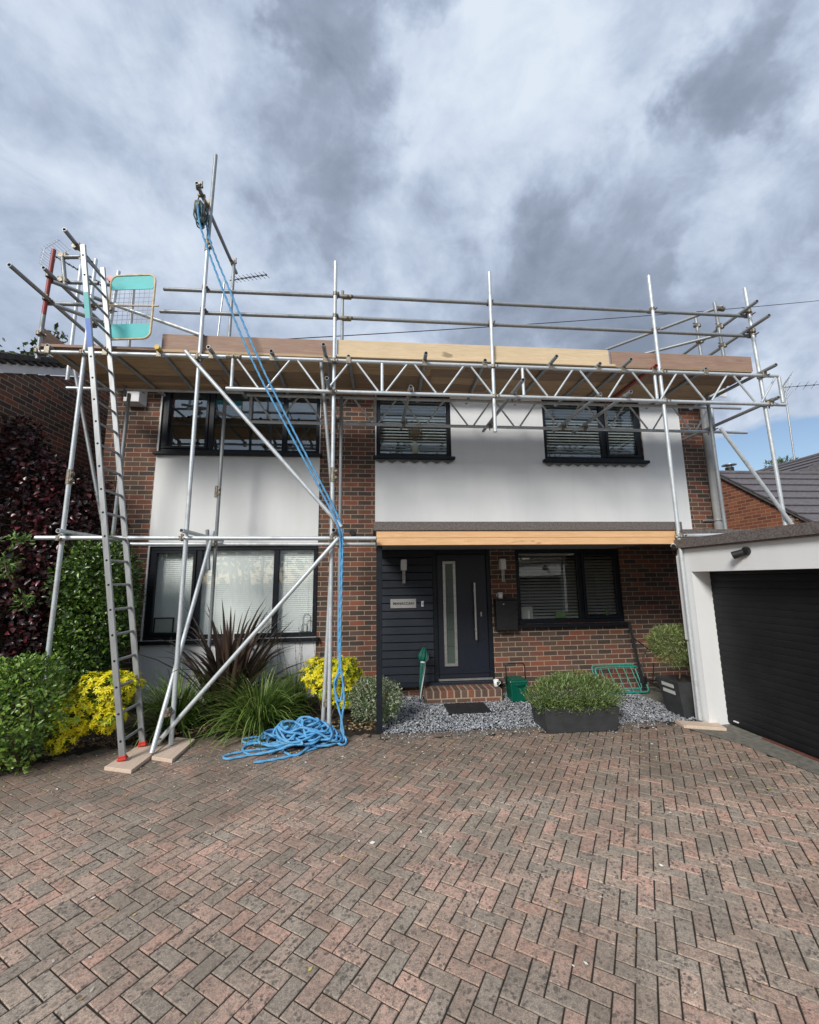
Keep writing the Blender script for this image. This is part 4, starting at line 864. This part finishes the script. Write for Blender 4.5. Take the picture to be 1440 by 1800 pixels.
# umbrella
o=empty('umbrella',(.69,-.33,0),'folded green and white umbrella leaning by the front door','umbrella')
ub=Vector((.69,-.36,.03)); ut=Vector((.80,-.14,.84)); ud=(ut-ub).normalized(); Q=ud.to_track_quat('Z','Y').to_matrix()
mb=MB(); n=32; prof=[(.006,.02),(.014,.10),(.026,.25),(.036,.42),(.034,.50),(.028,.515),(.036,.53),(.062,.56),(.066,.61),(.045,.67),(.018,.73)]
V=[];F=[];mi=[]
for i,(r_,z) in enumerate(prof):
    for k in range(n):
        a=2*math.pi*k/n; q=r_*(1+.26*math.cos(8*a)); a2=a+z*2.2; V.append(Q@Vector((q*math.cos(a2),q*math.sin(a2),z))+ub)
for i in range(len(prof)-1):
    for k in range(n): mb.add([],[]) ; F.append((i*n+k,i*n+(k+1)%n,(i+1)*n+(k+1)%n,(i+1)*n+k)); mi.append(1 if (k//4) in (2,5) else 0)
b_=len(mb.v); mb.v+=[tuple(v) for v in V]; mb.c+=[(1,1,1,1)]*len(V); mb.f+=F; mb.m+=mi; mb.s+=[True]*len(F)
mb.build('canopy',[M['umbg'],M['umbw']],o); mb=MB(); mb.tube(ub-ud*.03,ub+ud*.02,.005,8,False); mb.build('tip',M['black'],o); mb=MB(); mb.tube(ub+ud*.72,ub+ud*.78,.006,8,False); mb.build('handle',M['black'],o)
mb=MB(); mb.lathe([(.036,.505),(.038,.507),(.038,.525),(.036,.527)],ub,16,M=Q); mb.build('strap',M['umbw'],o)
# food caddy
o=empty('food_caddy',(2.09,-.42,0),'small green lidded food waste caddy with raised black handle','bin')
cx,cy=2.09,-.42
def frus(mb,cx,cy,z0,z1,a0,b0,a1,b1): mb.add([(cx-a0,cy-b0,z0),(cx+a0,cy-b0,z0),(cx+a0,cy+b0,z0),(cx-a0,cy+b0,z0),(cx-a1,cy-b1,z1),(cx+a1,cy-b1,z1),(cx+a1,cy+b1,z1),(cx-a1,cy+b1,z1)],[(3,2,1,0),(4,5,6,7),(0,1,5,4),(1,2,6,5),(2,3,7,6),(3,0,4,7)])
mb=MB(); frus(mb,cx,cy,.008,.27,.105,.115,.125,.14); mb.build('body',M['green'],o,bevel=.014)
mb=MB(); frus(mb,cx,cy,.2705,.30,.138,.152,.13,.142); frus(mb,cx,cy,.3005,.315,.10,.11,.09,.10); ld=mb.build('lid',M['green'],o,bevel=.008)
mb=MB(); mb.sweep(catmull([(cx-.05,cy-.15,.27),(cx-.045,cy-.175,.25),(cx+.045,cy-.175,.25),(cx+.05,cy-.15,.27)],.01),.007,6); mb.build('catch',M['green'],ld)
mb=MB(); mb.sweep([(cx-.142,cy,.22),(cx-.142,cy,.46)]+[(cx-.142+.05*(1-math.cos(R(15*k))),cy,.46+.05*math.sin(R(15*k))) for k in range(1,7)]+[(cx+.142-.05*(1-math.cos(R(15*k))),cy,.46+.05*math.sin(R(15*k))) for k in range(6,-1,-1)]+[(cx+.142,cy,.22)],.0085,8); mb.build('handle',M['black'],o)
# doormat
o=empty('door_mat',(1.28,-.78,.0),'dark slatted rubber mat on the chippings before the doorstep','mat'); mb=MB()
for k in range(17): y=-.97+k*.025; mb.bbox(1.0,1.56,y,y+.011,.018,.032,.002)
for k in range(15): x=1.0+k*.0395; mb.bbox(x,x+.006,-.97,-.56,.012,.0179,.001)
mb.build('mat_slats',M['black'],o)
# garden cart frame
o=empty('garden_cart',(3.85,-.25,0),'green wire tray with folded black tube frame leaning below the kitchen window','cart')
def rrect(x0,x1,z0,z1,r_,y0,lean): 
    p=[]
    for cx_,cz_,a0 in ((x1-r_,z0+r_,-90),(x1-r_,z1-r_,0),(x0+r_,z1-r_,90),(x0+r_,z0+r_,180)):
        for k in range(6): a=R(a0+18*k); z=cz_+r_*math.sin(a); p.append((cx_+r_*math.cos(a),y0+z*lean,z))
    return p
mb=MB(); mb.sweep(rrect(3.42,4.16,.03,.36,.05,-.38,.55),.013,8,closed=True); mb.sweep(rrect(3.40,4.10,.06,.38,.05,-.33,.55),.011,8,closed=True); tr=mb.build('tray_frame',M['greent'],o)
for k in range(1,6):
    x=3.42+.74*k/6; mb=MB(); mb.tube((x,-.38+.03*.55,.03),(x-.03,-.38+.36*.55,.36),.007,7,False); mb.build('tray_bar',M['greent'],tr)
mb=MB(); mb.tube((4.03,-.20,1.02),(4.10,-.30,.10),.012,8,False); mb.tube((4.055,-.20,1.02),(4.125,-.30,.10),.012,8,False); mb.tube((4.12,-.28,.22),(4.42,-.45,.02),.018,8,False); mb.tube((4.05,-.2,.82),(4.32,-.25,.60),.009,8,False); mb.sweep(catmull([(4.30,-.22,.62),(4.22,-.2,.5),(4.15,-.25,.3),(4.13,-.28,.18)],.03),.009,8)
mb.tube((4.12,-.3,.2),(4.55,-.25,.12),.012,8,False); mb.tube((4.35,-.25,.42),(4.30,-.25,.12),.008,8,False); mb.build('handle_frame',M['black'],o)
mb=MB(); mb.bbox(4.09,4.17,-.33,-.25,.13,.24,.01); mb.build('hinge_block',M['black'],o)

# ============================================================ PLANTS
GRN=[(.06,.125,.02),(.10,.19,.028),(.16,.28,.04),(.04,.085,.018),(.24,.36,.06)]
# copper hedge
bush('copper_hedge',(-4.6,-.5,0),'tall dark purple leaved hedge filling the left edge by the neighbouring wall','hedge',
 [((-4.75,-.6,1.1),(.95,.75,1.35)),((-4.95,-.5,2.3),(.95,.75,1.2)),((-4.25,-.35,2.2),(.6,.6,1.15)),((-4.35,-.4,1.0),(.62,.6,1.1)),((-5.4,-.8,1.6),(.9,.9,1.9)),((-4.95,-.55,3.3),(.42,.45,.5)),((-5.25,-.7,3.1),(.5,.5,.55)),((-4.78,-.75,3.6),(.26,.28,.36)),((-4.35,-.6,3.25),(.22,.25,.25))],
 34000,.075,.055,[(.032,.020,.022),(.05,.022,.028),(.11,.024,.034),(.024,.016,.018),(.17,.035,.045)],[.28,.24,.22,.13,.13],'leafg',.5,.0,.9,stems=8)
bush('fern',(-4.1,-1.3,1.7),'light green fronds poking out of the copper hedge at the left edge','fern',
 [((-4.15,-1.45,1.95),(.10,.12,.16)),((-4.1,-1.40,2.25),(.12,.12,.08)),((-3.95,-1.40,1.55),(.13,.1,.1))],260,.07,.022,[(.10,.2,.04),(.2,.32,.08)],None,'leaf',.9,.3,.9,stems=1)
bush('laurel_shrub',(-3.45,-.8,0),'tall clipped dark green shrub against the left corner of the house','shrub',
 [((-3.56,-.80,1.80),(.44,.38,.50)),((-3.52,-.80,1.15),(.40,.38,.58)),((-3.62,-.8,.65),(.36,.36,.5)),((-3.27,-.78,1.45),(.20,.28,.55))],
 15000,.062,.036,GRN,[.3,.25,.13,.26,.06],'leafg',.5,.2,.8,stems=7)
bush('privet_shrub',(-3.35,-2.0,0),'bright green leafy shrub in the foreground at the lower left','shrub',
 [((-3.42,-2.15,.55),(.46,.35,.50)),((-3.30,-2.05,.76),(.24,.28,.28)),((-3.85,-2.2,.5),(.5,.4,.55)),((-3.20,-1.95,.5),(.16,.2,.25))],
 12000,.055,.026,[(.10,.20,.03),(.17,.31,.04),(.26,.42,.07),(.06,.13,.02),(.40,.52,.14)],[.27,.28,.2,.15,.1],'leafg',.45,.5,.7,stems=7)
def choisya(name,loc,label,lobes,n,seed,lowgreen=.18):
    root=empty(name,loc,label,'shrub',group='golden yellow shrubs')
    P,O=blob_points(lobes,n,.3); k=len(P); zs=(P[:,2]-P[:,2].min())/(np.ptp(P[:,2])+1e-6)
    PP=[];DD=[];NN=[];CC=[]
    for i in range(k):
        ax=O[i]+np.array([0,-.15,.55])+NR.normal(0,.25,3); ax/=np.linalg.norm(ax); u=np.cross(ax,[.3,.2,1]); u/=np.linalg.norm(u); v=np.cross(ax,u)
        gr=NR.random()<lowgreen*(1.7-zs[i]*1.5); base=np.array((.96,.84,.02)) if not gr else np.array((.34,.50,.04))
        if NR.random()<.12: base=np.array((.62,.62,.03))
        for q in range(8):
            a=q*2*math.pi/8+NR.normal(0,.2); dd=u*math.cos(a)+v*math.sin(a)+ax*NR.uniform(.15,.7); PP.append(P[i]);DD.append(dd);NN.append(ax);CC.append(base*(1+NR.normal(0,.08)))
    PP=np.array(PP); m=len(PP); leaves('foliage',M['leaf'],PP,np.array(DD),np.array(NN),NR.uniform(.034,.058,m),NR.uniform(.014,.020,m),np.clip(np.array(CC),.005,1),root,droop=.25)
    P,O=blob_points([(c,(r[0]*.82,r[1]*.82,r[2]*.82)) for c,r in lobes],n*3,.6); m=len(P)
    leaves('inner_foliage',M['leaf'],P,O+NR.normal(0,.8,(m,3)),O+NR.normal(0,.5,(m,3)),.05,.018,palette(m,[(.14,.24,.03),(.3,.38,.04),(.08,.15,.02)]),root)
    mb=MB(); g=Vector(loc)
    for i in range(9):
        c,r=lobes[i%len(lobes)]; e=Vector(c)+Vector((rnd.uniform(-.6,.6)*r[0],rnd.uniform(-.6,.6)*r[1],rnd.uniform(.0,.4)*r[2])); pp=catmull([g+Vector((rnd.uniform(-.05,.05),0,0)),(g+e)/2+Vector((rnd.uniform(-.05,.05),0,0)),e],.06); mb.sweep(pp,.006,5)
    mb.build('stems',M['bark'],root)
choisya('golden_shrub',(-2.72,-1.6,0),'golden yellow leaved shrub left of the ladder foot',[((-2.80,-1.78,.60),(.25,.2,.22)),((-3.0,-1.86,.44),(.20,.2,.2)),((-2.64,-1.70,.64),(.16,.18,.16)),((-3.05,-1.90,.22),(.12,.12,.10)),((-2.76,-1.80,.38),(.2,.18,.14))],820,1)
choisya('golden_shrub',(-.55,-1.1,0),'golden yellow leaved shrub behind the roped scaffold post',[((-.60,-1.05,.58),(.28,.2,.20)),((-.32,-1.08,.60),(.18,.18,.18)),((-.45,-1.08,.42),(.26,.18,.14)),((-.34,-1.1,.28),(.12,.12,.10))],620,2)
bush('variegated_shrub',(.02,-1.15,0),'rounded white and green variegated shrub beside the canopy post','shrub',
 [((.0,-1.18,.28),(.28,.25,.27)),((.20,-1.22,.28),(.17,.2,.22)),((-.1,-1.15,.36),(.18,.18,.17))],7500,.032,.017,[(.55,.60,.42),(.25,.36,.16),(.10,.19,.05),(.66,.68,.55)],[.3,.27,.23,.2],'leaf',.5,.5,.7,stems=5)
mb_=bush('planter_shrub',(2.4,-1.55,.2),'dense narrow leaved evergreen filling the slate trough planter','shrub',
 [((2.20,-1.60,.35),(.37,.26,.21)),((2.58,-1.62,.35),(.37,.26,.20)),((2.40,-1.54,.41),(.38,.22,.19))],14000,.045,.010,[(.14,.22,.06),(.22,.32,.10),(.09,.14,.04),(.34,.43,.18)],[.35,.3,.2,.15],'leaf',.6,1.0,.55,stems=5)
def crown(name,loc,label,lobes,n,trunk,r0,ln,wd,cs,wts=None,cat='tree',group=None,mat='leaf',branches=10,up=.2,rand=.8,shell=.5):
    root=empty(name,loc,label,cat,group); P,O=blob_points(lobes,n,shell); k=len(P)
    leaves('crown',M[mat],P,O+NR.normal(0,rand,(k,3))+np.array([0,0,up]),O+NR.normal(0,.5,(k,3)),ln*NR.uniform(.6,1.3,k),wd*NR.uniform(.7,1.2,k),palette(k,cs,wts),root)
    mb=MB(); g=Vector(loc); tp=Vector(trunk); pp=catmull([g,(g+tp)/2+Vector((r0*.8,0,0)),tp],.2 if r0>.05 else .04); mb.sweep(pp,[r0*(1-.6*i/len(pp)) for i in range(len(pp))],8)
    for i in range(branches):
        c,r=lobes[i%len(lobes)]; e=Vector(c)+Vector((rnd.uniform(-.7,.7)*r[0],rnd.uniform(-.7,.7)*r[1],rnd.uniform(-.2,.7)*r[2])); s_=g.lerp(tp,rnd.uniform(.6,1)); pp=catmull([s_,(s_+e)/2+Vector((0,0,r[2]*.1)),e],.3 if r0>.05 else .05); mb.sweep(pp,[r0*.45*(1-.8*q/len(pp)) for q in range(len(pp))],6)
    mb.build('trunk',M['bark'],root); return root
crown('rosemary_standard',(3.99,-1.27,.42),'feathery ball headed shrub on a thin stem in the tapered pot',[((4.0,-1.27,.84),(.32,.26,.25)),((4.2,-1.3,.80),(.24,.22,.24)),((3.90,-1.25,.90),(.24,.2,.18))],15000,(4.02,-1.27,.75),.011,.045,.007,[(.20,.26,.08),(.28,.36,.12),(.14,.18,.06),(.38,.46,.20)],cat='potted tree',branches=14,up=.3)
# planters
o=empty('trough_planter',(2.4,-1.56,0),'slate grey rectangular trough at the edge of the drive','planter')
def openbox(mb,B,Tt,t_=.02,depth=.06):
    V=[(*p,0.004) for p in B]+[Tt[i] for i in range(4)]
    c=Vector((sum(p[0] for p in Tt)/4,sum(p[1] for p in Tt)/4,Tt[0][2])); I=[Vector(p)+(c-Vector(p)).normalized()*t_*1.4 for p in Tt]; J=[p-Vector((0,0,depth)) for p in I]
    V+= [tuple(p) for p in I]+[tuple(p) for p in J]
    mb.add(V,[(3,2,1,0)]+[(i,(i+1)%4,4+(i+1)%4,4+i) for i in range(4)]+[(4+i,4+(i+1)%4,8+(i+1)%4,8+i) for i in range(4)]+[(8+i,8+(i+1)%4,12+(i+1)%4,12+i) for i in range(4)])
    return [tuple(p) for p in J]
mb=MB(); J=openbox(mb,[(1.98,-1.76),(2.80,-1.77),(2.78,-1.38),(1.97,-1.37)],[(1.95,-1.79,.27),(2.83,-1.80,.27),(2.81,-1.36,.27),(1.94,-1.35,.27)]); mb.build('trough',M['pot'],o,bevel=.006); mb=MB(); mb.add([(p[0],p[1],p[2]+.01) for p in J],[(0,1,2,3)]); mb.build('compost',M['soil'],o)
o=empty('tapered_pot',(3.99,-1.28,0),'tall square tapered slate pot beside the garage pier','planter')
mb=MB(); J=openbox(mb,[(3.86,-1.46),(4.15,-1.46),(4.15,-1.14),(3.86,-1.14)],[(3.79,-1.50,.43),(4.21,-1.50,.43),(4.21,-1.08,.43),(3.79,-1.08,.43)]); mb.build('pot',M['pot'],o,bevel=.006); mb=MB(); mb.add([(p[0],p[1],p[2]+.01) for p in J],[(0,1,2,3)]); mb.build('compost',M['soil'],o)
for z in (.34,.26):
    mb=MB(); xx=3.79+(.43-z)/.43*.07-.003; mb.bbox(xx-.004,xx+.002,-1.40,-1.18,z,z+.045,.001); mb.build('sticker',M['paper'],o)
# strap leaved plants
def blades(name,loc,label,cat,n,ln,wd,cs,spread,group=None,mat='leaf',erect=.5,droop=.5,part='leaf_blades',base=.06):
    root=empty(name,loc,label,cat,group); mb=MB(); r2=random.Random(hash(label)%1000)
    for i in range(n):
        a=r2.uniform(0,6.283); el=R(90)-abs(r2.gauss(0,spread)); L_=ln*r2.uniform(.55,1.1); w_=wd*r2.uniform(.7,1.2); b=Vector(loc)+Vector((math.cos(a),math.sin(a),0))*base*r2.uniform(0,1.6); dr=droop*r2.uniform(.3,1.4)
        h=Vector((math.cos(a),math.sin(a),0)); seg=7; p=b.copy(); e_=el; pts=[p.copy()]; tw=r2.gauss(0,.6)
        for k in range(seg): p=p+(h*math.cos(e_)+Vector((0,0,1))*math.sin(e_))*(L_/seg); e_-=dr/seg*(1+k*.35); pts.append(p.copy())
        sd_=Vector((-math.sin(a),math.cos(a),0)); sd_=(sd_*math.cos(tw)+h*math.sin(tw)*.5).normalized(); V=[];F=[]; c=r2.choice(cs); s_=r2.uniform(.75,1.2); col=(c[0]*s_,c[1]*s_,c[2]*s_,1)
        for k,q in enumerate(pts):
            ww=w_*(1-(k/seg)**2.2)*.5+.0008; nrm_=Vector((0,0,1)); V+=[q-sd_*ww,q+Vector((0,0,-ww*.5)),q+sd_*ww]
        for k in range(seg): F+=[(3*k,3*k+1,3*k+4,3*k+3),(3*k+1,3*k+2,3*k+5,3*k+4)]
        mb.add(V,F,0,True,col)
        if r2.random()<.0: pass
    mb.build(part,M[mat],root,colors=True); return root
GB=[(.14,.25,.04),(.21,.34,.06),(.10,.18,.03),(.36,.46,.14),(.07,.12,.025)]
blades('grass_tuft',(-1.32,-1.22,.02),'largest clump of green strap leaves just left of the rope heap','grass plant',700,.80,.015,GB,.62,'clumps of strappy green leaves',droop=1.0,base=.10)
blades('grass_tuft',(-2.32,-1.10,.02),'green strap leaved clump behind the ladder and scaffold foot','grass plant',450,.80,.014,GB,.62,'clumps of strappy green leaves',droop=.9,base=.10)
blades('grass_tuft',(-1.0,-.75,.02),'smaller green strap leaved clump against the white panel','grass plant',260,.76,.009,GB,.45,'clumps of strappy green leaves',droop=.6,base=.08)
PH=[(.105,.068,.055),(.08,.052,.045),(.14,.09,.068),(.22,.145,.105),(.05,.038,.034)]
blades('bronze_flax',(-1.85,-.75,.02),'spiky bronze purple flax below the wide lower window','flax plant',130,1.5,.085,PH,.40,None,'leafg',droop=.55,base=.10)
SM=pbr('stalk',(.05,.045,.03),(.04,.03,.025),20,.8); ft=empty('flower_stalks',(-2.45,-1.0,0),'thin dark seed stalks rising from the strap leaves behind the ladder','stalks')
for i in range(12):
    mb=MB(); b=Vector((rnd.choice((-2.35,-1.1,-.9))+rnd.uniform(-.25,.25),-.95+rnd.uniform(-.1,.1),.1)); e=b+Vector((rnd.uniform(-.25,.1),rnd.uniform(-.1,.1),rnd.uniform(.8,1.05))); pp=catmull([b,(b+e)/2+Vector((.02,0,0)),e],.08); mb.sweep(pp,.002,4)
    for q in range(5): c=pp[-1-q] if q<len(pp) else pp[-1]; mb.lathe([(0,-.009),(.006,0),(0,.009)],c+Vector((rnd.uniform(-.004,.004),0,rnd.uniform(-.02,.02))),6)
    mb.build('stalk',SM,ft)

# ============================================================ NEIGHBOURS
nb=empty('neighbour_house',(-8,3,0),'brown brick house with white sloping bargeboard at the left edge','house')
X0=-5.0
mb=MB(); rake=lambda y: 4.56+ (y+.92)*.476
mb.add([(X0,-1.6,0),(X0,8,0),(X0,8,rake(8)*.0+6.2),(X0,2.6,6.2),(X0,-1.6,rake(-1.6))],[(0,1,2,3,4)]); mb.add([(-12,-1.6,0),(X0,-1.6,0),(X0,-1.6,4.2),(-12,-1.6,4.2)],[(0,1,2,3)]); mb.build('brick_wall',M['brickL'],nb)
mb=MB(); a=(X0+.0,-1.9,rake(-1.9)); b=(X0,2.6,rake(2.6))
mb.add([(X0+.03,-1.9,rake(-1.9)),(X0+.03,2.6,rake(2.6)),(X0+.03,2.6,rake(2.6)+.19),(X0+.03,-1.9,rake(-1.9)+.19),(X0-.0,-1.9,rake(-1.9)),(X0,2.6,rake(2.6)),(X0,2.6,rake(2.6)+.19),(X0,-1.9,rake(-1.9)+.19)],[(0,1,2,3),(7,6,5,4),(4,5,1,0),(3,2,6,7),(0,3,7,4),(1,5,6,2)]); mb.build('bargeboard',M['white'],nb)
mb=MB(); roofslab(mb,(-12,-1.95,rake(-1.95)+.2),(X0+.09,-1.95,rake(-1.95)+.2),(X0+.09,2.6,rake(2.6)+.2),(-12,2.6,rake(2.6)+.2),.07); y=-1.95
rfL=mb.build('roof',M['oldtile'],nb); mb=MB()
while y<2.5: mb.box(-12,X0+.08,y,y+.29,rake(y)+.26,rake(y)+.26+.04); y+=.145
mb.build('tile_course',M['oldtile'],rfL)
nr=empty('neighbour_house',(12,3,0),'orange brick gabled house with grey tiled roof beyond the garage','house')
mb=MB(); XR=8.5; AY,AZ=2.6,4.17; EY,EZ=.55,2.68; BYr,BZr=5.4,2.2
mb.add([(XR,EY,-.05),(XR,5.2,-.05),(XR,5.2,2.4),(XR,AY,AZ),(XR,EY,EZ)],[(0,1,2,3,4)]); mb.add([(XR,EY,-.05),(XR,EY,EZ),(20,EY,EZ),(20,EY,-.05)],[(0,1,2,3)]); mb.build('brick_gable',M['brickR'],nr)
mb=MB(); EY2=EY-.25; sl_=(AZ-EZ)/(AY-EY); EZ2=EZ-.25*sl_
def tiled(mb,p0,p1,q1,q0,rows,t=.022):
    p0,p1,q1,q0=[Vector(p) for p in (p0,p1,q1,q0)]; n=(p1-p0).cross(q0-p0).normalized()
    for k in range(rows):
        a=p0.lerp(q0,k/rows);b=p1.lerp(q1,k/rows);c=p1.lerp(q1,(k+1.12)/rows);d_=p0.lerp(q0,(k+1.12)/rows)
        mb.add([a+n*(t*2),b+n*(t*2),c+n*.006,d_+n*.006,a,b],[(0,1,2,3),(4,5,1,0)])
        mb.add([a+n*(t*2),a,d_,d_+n*.006],[(0,1,2,3)])
tiled(mb,(XR-.06,EY2,EZ2),(20,EY2,EZ2),(20,AY,AZ+.04),(XR-.06,AY,AZ+.04),8); mb.add([(XR-.06,AY,AZ+.05),(20,AY,AZ+.05),(20,5.4,2.1),(XR-.06,5.4,2.1)],[(0,1,2,3)]); mb.tube((XR-.06,AY,AZ+.06),(20,AY,AZ+.06),.06,10,False)
rr_=mb.build('roof',M['tile'],nr)
mb=MB(); mb.add([(XR-.05,EY2,EZ2-.05),(XR-.05,AY,AZ-.04),(XR-.05,AY,AZ+.03),(XR-.05,EY2,EZ2+.02),(XR-.0,EY2,EZ2-.05),(XR,AY,AZ-.04),(XR,AY,AZ+.03),(XR,EY2,EZ2+.02)],[(3,2,1,0),(4,5,6,7),(0,1,5,4),(3,7,6,2)]); mb.build('verge',M['lead'],rr_)
mb=MB(); tiled(mb,(9.0,5.3,3.45),(9.0,2.62,3.45),(12,2.62,4.9),(12,5.3,4.9),9); mb.add([(12,5.3,4.9),(12,2.62,4.9),(18,2.62,2.5),(18,5.3,2.5)],[(3,2,1,0)]); mb.add([(9,2.615,3.49),(18,2.615,2.5),(12,2.615,4.93)],[(0,1,2)]); mb.tube((12,2.62,4.92),(12,5.3,4.92),.06,10,False); mb.build('main_roof',M['tile'],nr)
mb=MB(); mb.box(9.3,9.32,4.0,4.01,0,.01); 
mb=MB(); mb.tube((9.62,3.5,4.0),(9.62,3.5,4.62),.10,14,False); fl=mb.build('flue',M['black'],nr); mb=MB(); mb.tube((9.62,3.5,4.68),(9.62,3.5,4.70),.17,14,False); mb.tube((9.55,3.5,4.61),(9.55,3.5,4.69),.012,6,False); mb.tube((9.69,3.5,4.61),(9.69,3.5,4.69),.012,6,False); mb.build('cowl',M['steel'],fl)
# aerials
def yagi(loc,top,boom,elems,lbl,refl=True,mastr=.014,el=.16):
    o=empty('tv_aerial',loc,lbl,'aerial',group='television aerials'); mb=MB(); mb.tube(loc,top,mastr,8,False); mb.build('mast',M['steel'],o)
    b0=Vector(boom[0]);b1=Vector(boom[1]); mb=MB(); mb.tube(b0,b1,.009,6,False); dd=(b1-b0).normalized(); sd_=dd.cross(Vector((0,0,1))).normalized(); up_=sd_.cross(dd)
    for k in range(elems): c=b0.lerp(b1,.12+.86*k/(elems-1)); mb.tube(c-sd_*el,c+sd_*el,.0045,5,False); mb.bbox(c.x-.012,c.x+.012,c.y-.012,c.y+.012,c.z-.018,c.z+.018,.002)
    mb.build('antenna_boom',M['black'],o)
    if refl:
        mb=MB()
        for s_ in (-1,1):
            for k in range(6): c=b0-dd*.04+up_*s_*(.04+.05*k)-dd*.03*k*-1; mb.tube(c-sd_*el*1.5,c+sd_*el*1.5,.003,5,False)
            for q in (-1,1): mb.tube(b0+sd_*q*el*1.3,b0+sd_*q*el*1.3+up_*s_*.3+dd*.15,.005,5,False)
        mb.build('reflector',M['steel'],o)
    return o
yagi((12.15,4.0,4.5),(12.22,4.0,7.35),((12.10,3.9,7.2),(12.9,3.3,7.05)),6,'television aerial on a tall thin mast above the neighbouring grey roof at right',el=.3,mastr=.022)
yagi((-2.95,.9,5.4),(-2.85,.9,7.45),((-2.75,.9,7.5),(-1.95,.5,7.35)),9,'small television aerial behind the ropes above the platform',False,.016,.09)
yagi((-6.25,1.2,5.2),(-6.2,1.2,8.1),((-6.28,1.2,8.12),(-5.1,1.0,7.35)),12,'television aerial behind the red scaffold post at the far left',True,.012,.09)
# power line
P0,P1=Vector((-.98,.5,6.12)),Vector((13.9,4.0,10.42)); pts=[]
mb=MB(); A_=Vector((-1.6,.6,6.13)); B_=P1+(P1-P0).normalized()*14
for k in range(60): q=k/59; p=A_.lerp(B_,q); pts.append(p-Vector((0,0,.25*4*q*(1-q))))
mb.sweep(pts,.009,5); tag(mb.build('overhead_cable',M['cable']),'thin dark overhead cable crossing the sky towards the upper right','cable')
# trees
TG=[(.05,.09,.02),(.08,.13,.03),(.035,.06,.015)]
crown('tree',(-10,4.6,0),'green treetop behind the neighbouring roof at the far left',[((-8.9,4.2,7.3),(.55,.5,.5)),((-8.5,4.4,7.75),(.35,.35,.3)),((-9.3,4.2,6.9),(.6,.5,.5)),((-8.1,4.1,8.1),(.22,.22,.16)),((-9.5,4.5,5.5),(1.2,1.2,1.4))],1500,(-9.4,4.4,6.6),.12,.16,.09,TG,shell=.9)
crown('conifer',(19,9,0),'spreading conifer branch above the neighbouring grey roof',[((16.75,8.6,6.25),(.55,.4,.12)),((17.2,8.6,6.05),(.6,.4,.14)),((16.9,8.6,5.85),(.45,.3,.12)),((17.5,8.8,5.75),(.6,.5,.2))],1500,(17.3,9,5.9),.15,.22,.035,[(.10,.15,.05),(.16,.21,.08),(.05,.08,.03)],shell=.9,branches=12)
crown('tree',(16.2,9.5,0),'dark treetop beside the black flue beyond the grey roof',[((15.6,9.5,5.55),(.5,.4,.3)),((16.3,9.5,5.4),(.5,.4,.25))],500,(15.3,9.5,5.6),.12,.2,.12,TG,shell=.9)
# wood across the road, mirrored in the upper panes
lob=[]
for k in range(26): x=-30+60*k/25+rnd.uniform(-1,1); lob.append(((x,-27+rnd.uniform(-2,2),rnd.uniform(5.5,8.8)),(rnd.uniform(1.6,2.6),1.8,rnd.uniform(2.3,3.6)))); lob.append(((x+1,-27,4),(2.6,2,4)))
P,O=blob_points(lob,11000,.9); k=len(P); wo=leaves('wood',M['leaf'],P,O+NR.normal(0,.8,(k,3)),O+NR.normal(0,.6,(k,3)),NR.uniform(.5,.9,k),NR.uniform(.3,.5,k),palette(k,TG)); tag(wo,kind='stuff')
